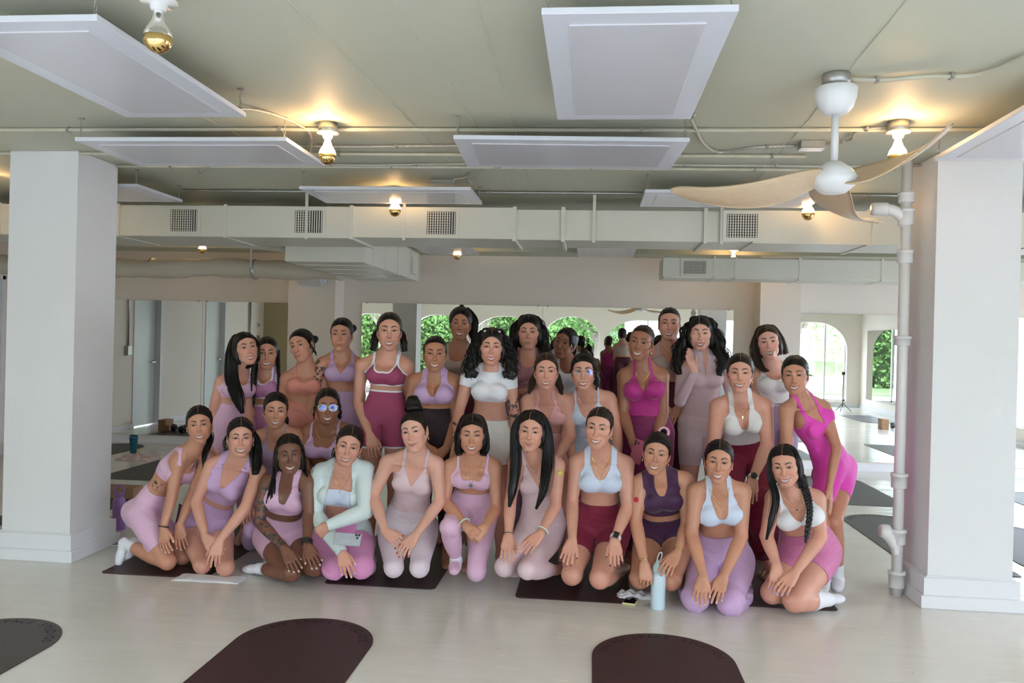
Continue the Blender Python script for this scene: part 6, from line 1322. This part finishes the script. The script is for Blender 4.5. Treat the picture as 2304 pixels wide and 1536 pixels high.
# ---- back row ----
person('tall woman with a high wavy ponytail standing at the back in a beige tank', 5.72, (1036, 728), (1032, 778, .05), ((994, 802, .06), (1068, 798, .06)), ((988, 870, .05), (1076, 868, .05)), ((1000, 930, 0), (1064, 930, 0)), None, ((1012, 910, .06), (1056, 910, .06)), skin=MD, w=.92, bust=.9, blush=.4, yaw=-2, roll=2,
    top=Tp(m=f_beige, name='tank_top', hem=.40, tn=.76, us=.080, ws=.007, p=.3), bot=Bt(f_burg, .42, 9), hair=dict(style='back', col='black', vol=.006, bun=((0.0, .05, .115), .030, .7), locks=[dict(p=[(.03, .07, .11), (.085, .05, .05), (.098, .03, -.05), (.115, .0, -.14), (.13, .0, -.20)], R=(.02, .032, .034, .03, .012), n=60, wave=.006)]))
person('woman with long wavy black hair at the back centre in a dusty pink top', 5.62, (1190, 747), (1189, 796, .05), ((1150, 822, .06), (1238, 818, .06)), ((1146, 890, .05), (1246, 890, .05)), ((1180, 880, -.12), (1210, 940, 0)), None, ((1168, 930, .06), (1214, 930, .06)), skin=LT, w=.98, bust=.8, face='closed', blush=1., yaw=-3, hs=1.04, arm=1.05, lips='nude',
    top=Tp(m=fab('fabric_dusty_rose', (.42, .20, .25)), name='top', hem=.30, tn=.80, us=.085, ws=.03, p=.3), bot=Bt(f_lilg, .34, 9), hair=dict(style='down', col='black', part=0, vol=.004, locks=[dict(p=[(s*.045, -.01, .10), (s*.09, .0, .02), (s*.11, .0, -.08), (s*.12, -.03, -.18), (s*.10, -.06, -.27)], R=(.018, .035, .045, .04, .015), n=56, wave=.008, wf=4) for s in (-1, 1)]))
person('dark-haired woman peeking at the back in a white top, head tilted right', 5.98, (1272, 772), (1278, 812, .05), ((1246, 832, .06), (1312, 832, .06)), ((1240, 890, .05), (1320, 890, .05)), ((1250, 940, 0), (1310, 940, 0)), None, ((1262, 925, .06), (1300, 925, .06)), skin=BR, w=.90, bust=.8, face='closed', roll=14, yaw=-20, lips='dark', blush=.1,
    top=Tp(m=f_white, name='tank_top', hem=.30, tn=.78, us=.080, ws=.012, p=.4), bot=Bt(f_burg, .34, 9), hair=dict(style='back', col='black', part=-.01, vol=.002, locks=[dict(p=[(.03, -.07, .09), (.062, -.075, .03), (.07, -.07, -.02)], R=(.008, .009, .003), n=8), dict(p=[(.02, .10, .02), (.03, .12, -.06), (.02, .11, -.14)], R=(.03, .03, .01), n=20)]))
# ================= MATS AND SMALL THINGS =================
m_matm = mat('yoga_mat_maroon', (.040, .015, .017), .5, bump=(90, .12), noise=(3, .5, (.050, .021, .023)))
m_matg = mat('yoga_mat_charcoal', (.045, .036, .036), .45, bump=(90, .15), noise=(3, .5, (.065, .055, .055)))
m_txt = mat('mat_lettering', (.009, .005, .006), .85)
_glyph = {}
def glyph(ch):
    if ch not in _glyph:
        cu = bpy.data.curves.new('glyph', 'FONT'); cu.body = ch; cu.size = .058; cu.align_x = 'CENTER'; ob = bpy.data.objects.new('glyph', cu); COL.objects.link(ob)
        bpy.context.view_layer.update(); me = bpy.data.meshes.new_from_object(ob.evaluated_get(bpy.context.evaluated_depsgraph_get()))
        _glyph[ch] = ([tuple(v.co) for v in me.vertices], [tuple(p.vertices) for p in me.polygons]); bpy.data.objects.remove(ob); bpy.data.meshes.remove(me)
    return _glyph[ch]
def yoga_mat(x0, x1, y0, y1, lab, m_=m_matm, text=True, rz=0):
    cx = (x0+x1)/2; hx = (x1-x0)/2; t = thing('yoga_mat', lab, 'yoga mat', (cx, (y0+y1)/2, 0), 'round-ended yoga mats', rz); hy = (y1-y0)/2; pts = []
    r = .035
    for (px, py, a0) in ((-hx+r, -hy+r, 180), (hx-r, -hy+r, 270)):
        for k in range(5): a = math.radians(a0+k*22.5); pts.append((px+r*math.cos(a), py+r*math.sin(a)))
    for k in range(33): a = math.pi*k/32; pts.append((hx*math.cos(a), hy-hx+hx*math.sin(a)))
    MB().prism(pts, 0.0005, .0045).build('mat_sheet', m_, t)
    if text:
        b = MB(); s = 'THIRD SPACE STUDIOS'; R_ = hx-.068
        for i, ch in enumerate(s):
            if ch == ' ': continue
            a = math.radians(90+76-152*i/(len(s)-1)); vs, fs = glyph(ch); q = a-math.pi/2
            b.add([(R_*math.cos(a)+x*math.cos(q)-y*math.sin(q), hy-hx+R_*math.sin(a)+x*math.sin(q)+y*math.cos(q), .0049) for x, y, z in vs], fs)
        b.build('lettering', m_txt, t)
    return t
yoga_mat(-1.695, -1.02, 2.2, 4.08, 'maroon round-ended yoga mat lying in the foreground left of the middle')
yoga_mat(.04, .715, 2.2, 4.15, 'maroon round-ended yoga mat lying in the foreground right of the middle')
yoga_mat(-3.17, -2.50, 1.9, 3.83, 'charcoal round-ended yoga mat cut off by the lower left corner', m_matg)
yoga_mat(-2.975, -2.30, 4.62, 6.42, 'maroon yoga mat under the kneeling woman at the far left')
yoga_mat(-1.57, -.89, 4.66, 6.45, 'maroon yoga mat under the woman with the high bun')
yoga_mat(-.405, .27, 4.60, 6.4, 'maroon yoga mat under the woman in wine red shorts')
yoga_mat(.76, 1.44, 4.68, 6.5, 'maroon yoga mat under the woman with black pigtails')
yoga_mat(-4.95, -4.28, 7.55, 9.35, 'charcoal yoga mat on the floor behind the left column, nearer one', m_matg)
yoga_mat(-6.35, -5.68, 8.55, 9.95, 'charcoal yoga mat by the left back wall near the teal shaker', m_matg)
yoga_mat(-4.62, -3.95, 5.6, 6.95, 'charcoal yoga mat beside the purple bottle and cork block', m_matg)
yoga_mat(2.38, 3.05, 7.87, 9.55, 'dark yoga mat with a straight near edge left of the right column', m_matg)
yoga_mat(2.22, 2.90, 5.6, 7.45, 'dark round-ended yoga mat just behind the drain pipe', m_matg)
yoga_mat(4.25, 4.95, 7.3, 9.0, 'dark yoga mat far behind the right column', m_matg)
yoga_mat(3.05, 3.75, 5.7, 7.3, 'dark yoga mat just right of the right column', m_matg)
yoga_mat(2.80, 3.50, 3.6, 5.55, 'dark yoga mat whose round tip shows at the right edge', m_matg)
yoga_mat(4.2, 4.9, 2.2, 4.0, 'dark yoga mat near the windows, seen only in the right mirror', m_matg)
yoga_mat(5.5, 6.2, 1.8, 3.6, 'dark yoga mat by the side mirror, seen only in reflection', m_matg)
m_purp = mat('purple_powder_coat', (.34, .17, .48), .4); m_pb = mat('pale_blue_powder_coat', (.62, .76, .84), .35); m_teal = mat('teal_plastic', (.01, .10, .16), .25); m_tow = mat('white_terry', (.80, .80, .82), .9, bump=(200, .35)); m_pkcl = mat('pink_gauze', (.62, .48, .45), .9, bump=(60, .6))
t = thing('water_bottle', 'purple insulated bottle with a carry loop standing beside the left column', 'bottle', (-3.50, 5.66, 0))
MB().lathe([(0, 0), (.042, 0), (.0455, .006), (.0455, .20), (.043, .225), (.030, .245), (.030, .25)], n=28).build('bottle_body', m_purp, t)
MB().lathe([(.0, .25), (.031, .25), (.033, .253), (.033, .272), (.028, .278), (0, .278)], n=24).build('lid', m_purp, t)
MB().tube(smoothpath([(-.031, 0, .262), (-.038, 0, .295), (-.025, 0, .325), (0, 0, .334), (.025, 0, .325), (.038, 0, .295), (.031, 0, .262)], 5), .0075, 8).build('carry_loop', m_purp, t)
t = thing('water_bottle', 'pale blue insulated bottle on the floor in front of the group', 'bottle', (.412, 4.56, 0))
MB().lathe([(0, 0), (.038, 0), (.041, .005), (.041, .165), (.039, .19), (.034, .205)], n=28).build('bottle_body', m_pb, t)
MB().lathe([(.0, .204), (.036, .204), (.0375, .208), (.036, .235), (.024, .258), (0, .26)], n=24).build('lid', mat('aqua_plastic', (.50, .68, .72), .35), t)
MB().box((-.012, -.016, .25), (.016, .016, .272), .004).build('spout', mat('aqua_plastic'), t)
MB().tube(smoothpath([(-.014, 0, .252), (-.008, 0, .285), (.002, 0, .312), (.014, 0, .316), (.016, 0, .30), (.006, 0, .27)], 5), .0035, 8).build('carry_loop', m_white, t)
t = thing('shaker_bottle', 'teal shaker bottle standing on the floor by the left back wall', 'bottle', tuple(atZ(300, 1019, 0)))
MB().lathe([(0, 0), (.036, 0), (.047, .17), (.047, .175)], n=24).build('cup', m_teal, t); MB().lathe([(.0, .175), (.05, .175), (.05, .20), (.04, .21), (0, .212)], n=24).box((-.045, -.012, .212), (.045, .012, .225), .004).build('lid', m_teal, t)
t = thing('small_bottle', 'tiny amber bottle with a green cap beside the teal shaker', 'bottle', tuple(atZ(313, 1025, 0)))
MB().lathe([(0, 0), (.016, 0), (.017, .08), (.012, .09)], n=16).build('bottle_body', mat('amber_liquid', (.55, .42, .14), .15), t); MB().lathe([(0, .09), (.014, .09), (.014, .11), (0, .112)], n=16).build('cap', mat('green_cap', (.02, .12, .05), .4), t)
t = thing('cork_block', 'brown cork yoga block lying behind the purple bottle', 'yoga block', tuple(atZ(272, 1118, 0))); MB().box((-.16, -.08, .001), (.16, .08, .10), .006).build('block', m_cork, t)
t = thing('cork_block', 'cork yoga block by the left wall, seen in the left mirror', 'yoga block', (-6.35, 8.75, 0)); MB().box((-.06, -.11, .001), (.06, .11, .17), .006).build('block', m_cork, t)
t = thing('cork_block', 'cork yoga block beside dumbbells, seen in the right mirror', 'yoga block', (5.45, 4.75, 0)); MB().box((-.06, -.11, .001), (.06, .11, .19), .006).build('block', m_cork, t)
def dumbbell(x, y, lab):
    t = thing('dumbbell', lab, 'dumbbell', (x, y, .055), 'black dumbbells seen in the mirrors'); MB().tube([(-.07, 0, 0), (.07, 0, 0)], .015, 10).build('handle', m_galv, t)
    for s in (-1, 1): MB().lathe([(0, s*.06), (.045, s*.06), (.053, s*.07), (.053, s*.11), (.045, s*.12), (0, s*.12)], n=8, ax=0, smooth=False).build('weight_head', m_black, t)
dumbbell(5.75, 4.62, 'black dumbbell nearest the cork block in the right mirror'); dumbbell(5.95, 4.8, 'black dumbbell behind another in the right mirror'); dumbbell(-6.1, 8.8, 'black dumbbell nearest the cork block in the left mirror'); dumbbell(-5.9, 8.95, 'black dumbbell farther from the block in the left mirror')
t = thing('tripod', 'slim black light tripod near the right window, seen in the mirror', 'tripod', (5.9, .85, 0))
MB().tube([(0, 0, .12), (0, 0, .86)], .009, 8).build('pole', m_black, t); MB().box((-.035, -.02, .86), (.035, .02, .93), .005).build('phone_clamp', m_black, t)
for a in (0, 2.1, 4.2): MB().tube([(0, 0, .2), (.2*math.cos(a), .2*math.sin(a), .008)], .007, 6).build('leg', m_black, t)
# cloths
def cloth(name, lab, cat_, x0, x1, y0, y1, h, m_, seed, fold=1):
    rg = np.random.default_rng(seed); nx, ny = 26, 16; ph = rg.uniform(0, 6, 6); vs = []; cx, cy = (x0+x1)/2, (y0+y1)/2
    for layer in (1, 0):
        for j in range(ny+1):
            for i in range(nx+1):
                u, v = i/nx-.5, j/ny-.5; e = max(abs(u), abs(v))*2; edge = 1+.06*math.sin(9*math.atan2(v, u)+ph[0])*fold
                z = h*(1-e**6)*(.55+.45*math.sin(14*u+5*v+ph[1])*math.sin(9*v-6*u+ph[2])*fold) if layer else .0
                vs.append((u*(x1-x0)*edge, v*(y1-y0)*edge, max(z, 0)*1.0+.002*layer+.001))
    n_ = (nx+1)*(ny+1); fs = []
    for j in range(ny):
        for i in range(nx): a = j*(nx+1)+i; fs += [(a, a+1, a+nx+2, a+nx+1), (a+n_, a+nx+1+n_, a+nx+2+n_, a+1+n_)]
    for i in range(nx): fs += [(i, i+n_, i+1+n_, i+1), (ny*(nx+1)+i, ny*(nx+1)+i+1, ny*(nx+1)+i+1+n_, ny*(nx+1)+i+n_)]
    for j in range(ny): a = j*(nx+1); c = a+nx; fs += [(a, a+nx+1, a+nx+1+n_, a+n_), (c, c+n_, c+nx+1+n_, c+nx+1)]
    b = MB().add(vs, fs, True); return b.build(name, m_, label=lab, cat=cat_, loc=(cx, cy, 0))
cloth('towel', 'white folded towel under the knees of the second woman from the left', 'towel', -2.48, -2.06, 4.56, 4.70, .014, m_tow, 1, .3)
cloth('towel', 'white crumpled cloth beside the pale blue bottle', 'towel',   .19, .40, 4.69, 4.80, .035, m_tow, 2)
cloth('towel', 'sheer pink cloth crumpled on the floor by the teal shaker', 'cloth', *[atZ(p, 1034, 0)[0] for p in (255, 345)], atZ(300, 1036, 0)[1], atZ(300, 1036, 0)[1]+.28, .06, m_pkcl, 3)
cloth('towel', 'small rolled olive and pink towel behind the left column base', 'towel', -3.86, -3.62, 5.75, 5.9, .05, mat('olive_pink_towel', (.30, .24, .14), .9, noise=(12, .8, (.6, .45, .42))), 4)
def phone(name_lab, loc, M_, case, screen=True, cams=3):
    t = thing('smartphone', name_lab, 'phone', loc); b = MB().box((-.037, -.076, -.0045), (.037, .076, .0045), .003)
    M3 = np.array(M_)
    def put(b_, nm, m_, par): b_.v = [tuple(M3@V(p)) for p in b_.v]; return b_.build(nm, m_, par)
    put(b, 'case', case, t)
    if screen: put(MB().box((-.034, -.073, .0046), (.034, .073, .0052)), 'screen', mat('phone_screen', (.01, .01, .012), .06), t)
    else:
        c = put(MB().box((-.034, .036, .0046), (.002, .072, .0066), .001), 'camera_plate', case, t)
        for k in range(cams):
            x, y = ((-.026, .063), (-.026, .046), (-.009, .0545))[k]; put(MB().lathe([(0, .0066), (.0065, .0066), (.0065, .0086), (0, .0088)], (x, y, 0), 14), 'camera_lens', m_black, c)
    return t
def basis(d, n): d = nrm(d); n = V(n, float); n = nrm(n-d*(n@d)); return np.stack([np.cross(d, n), d, n], 1)
phone('phone in a yellow case lying screen up on the floor before the white cloth', tuple(atZ(1420, 1352, 0)+V([0, 0, .006])), basis((.25, 1, 0), (0, 0, 1)), mat('yellow_case', (.75, .70, .32), .4))
phone('grey-cased phone with three lenses held under the arms of the jacketed woman', tuple(atY(782, 1213, 4.40)), basis((1, .1, -.06), (0, -.75, .6)), mat('grey_marble_case', (.42, .46, .50), .25, noise=(25, .6, (.55, .58, .6))), False)
phone('pink-cased phone in the hand of the woman in the magenta unitard', tuple(atY(1434, 1016, 5.00)), basis((.25, 0, 1), (.1, -1, .1)), mat('rose_case', (.45, .10, .16), .35), False)
phone('mint phone tucked in the side pocket of the lilac shorts', tuple(atY(404, 1160, 4.80)), basis((.1, .1, 1), (-.7, -.7, 0)), mat('mint_case', (.55, .72, .68), .35))
phone('white phone lying on the floor behind the left column base', tuple(atZ(252, 1226, 0)+V([0, 0, .006])), basis((1, .2, 0), (0, 0, 1)), m_white)
# stickers, scrunchie and sandals worn by members of the group
def sticker(key, i, s, m_, ang=0):
    C = PEOPLE[key]; p = C['S'][i]+(C['E'][i]-C['S'][i])*s; n_ = nrm(V([ang, -1, 0.0])); d = nrm(C['E'][i]-C['S'][i]); k = np.argmin(((C['P']-(p+n_*.045))**2).sum(1)); q = C['P'][k]; nn = C['nv'][k]; B_ = basis(d, nn)
    b = MB().lathe([(0, .0), (.0155, .0), (.0155, .0012), (0, .0016)], n=20); b.v = [tuple(B_@V(v)+q+nn*.0004-C['O']) for v in b.v]; b.build('round_sticker', m_, C['root'])
sticker([k for k in PEOPLE if 'racer' in k][0], 0, .42, mat('red_sticker', (.6, .03, .05), .5), -.3)
sticker([k for k in PEOPLE if 'deep V' in k][0], 1, .15, mat('yellow_sticker', (.75, .70, .10), .5), .4)
C = PEOPLE[[k for k in PEOPLE if 'racer' in k][0]]; b = MB(); c = C['local']((.02, .055, .118))-C['O']; torus(b, c, C['Rm']@V([1., 0, 0]), C['Rm']@V([0, .5, .85]), .026, .009, 30, 8); b.build('scrunchie', mat('pink_satin', (.80, .40, .50), .3, bump=(60, .8)), C['root'])
C = PEOPLE[[k for k in PEOPLE if 'round watch' in k][0]]
for i in (0, 1):
    A_, T_ = C['A'][i], C['To'][i]; b = MB(); d = nrm((T_-A_)*V([1, 1, 0])); X = V([-d[1], d[0], 0]); c = (A_+T_)/2*V([1, 1, 0])-C['O']; pts = []
    for k in range(20): a = 6.2832*k/20; pts.append(tuple((c+d*math.cos(a)*.13+X*math.sin(a)*.046)[:2]))
    b.prism(pts, .001, .02); b.build('sandal_sole', m_cork, C['root'])
    for s in (.35, .75): b = MB(); q = A_*(1-s)+T_*s-C['O']; torus(b, V([q[0], q[1], .012]), X, V([0, 0, 1.]), .044, .007, 12, 6, 1.3, arc=math.pi); b.build('sandal_strap', mat('tan_leather', (.45, .26, .16), .5), C['root'])

# small white letters on the dusty pink top
C = PEOPLE[[k for k in PEOPLE if 'dusty pink top' in k][0]]; b = MB()
tgt = atY(1182, 862, C['Y']); i = np.argmin(np.where((C['vv'] > 0) & (C['own_arm'] < 0), ((C['P'][:, [0, 2]]-tgt[[0, 2]])**2).sum(1), 9)); q = C['P'][i]; n_ = C['nv'][i]; B_ = basis((0, 0, 1), n_)
for k, ch in enumerate('SET'):
    vs, fs = glyph(ch); b.add([tuple(B_@V([(x*.42+(k-1)*.016), y*.42, .0125])+q-C['O']) for x, y, z in vs], fs)
b.build('lettering', m_white, C['root'])
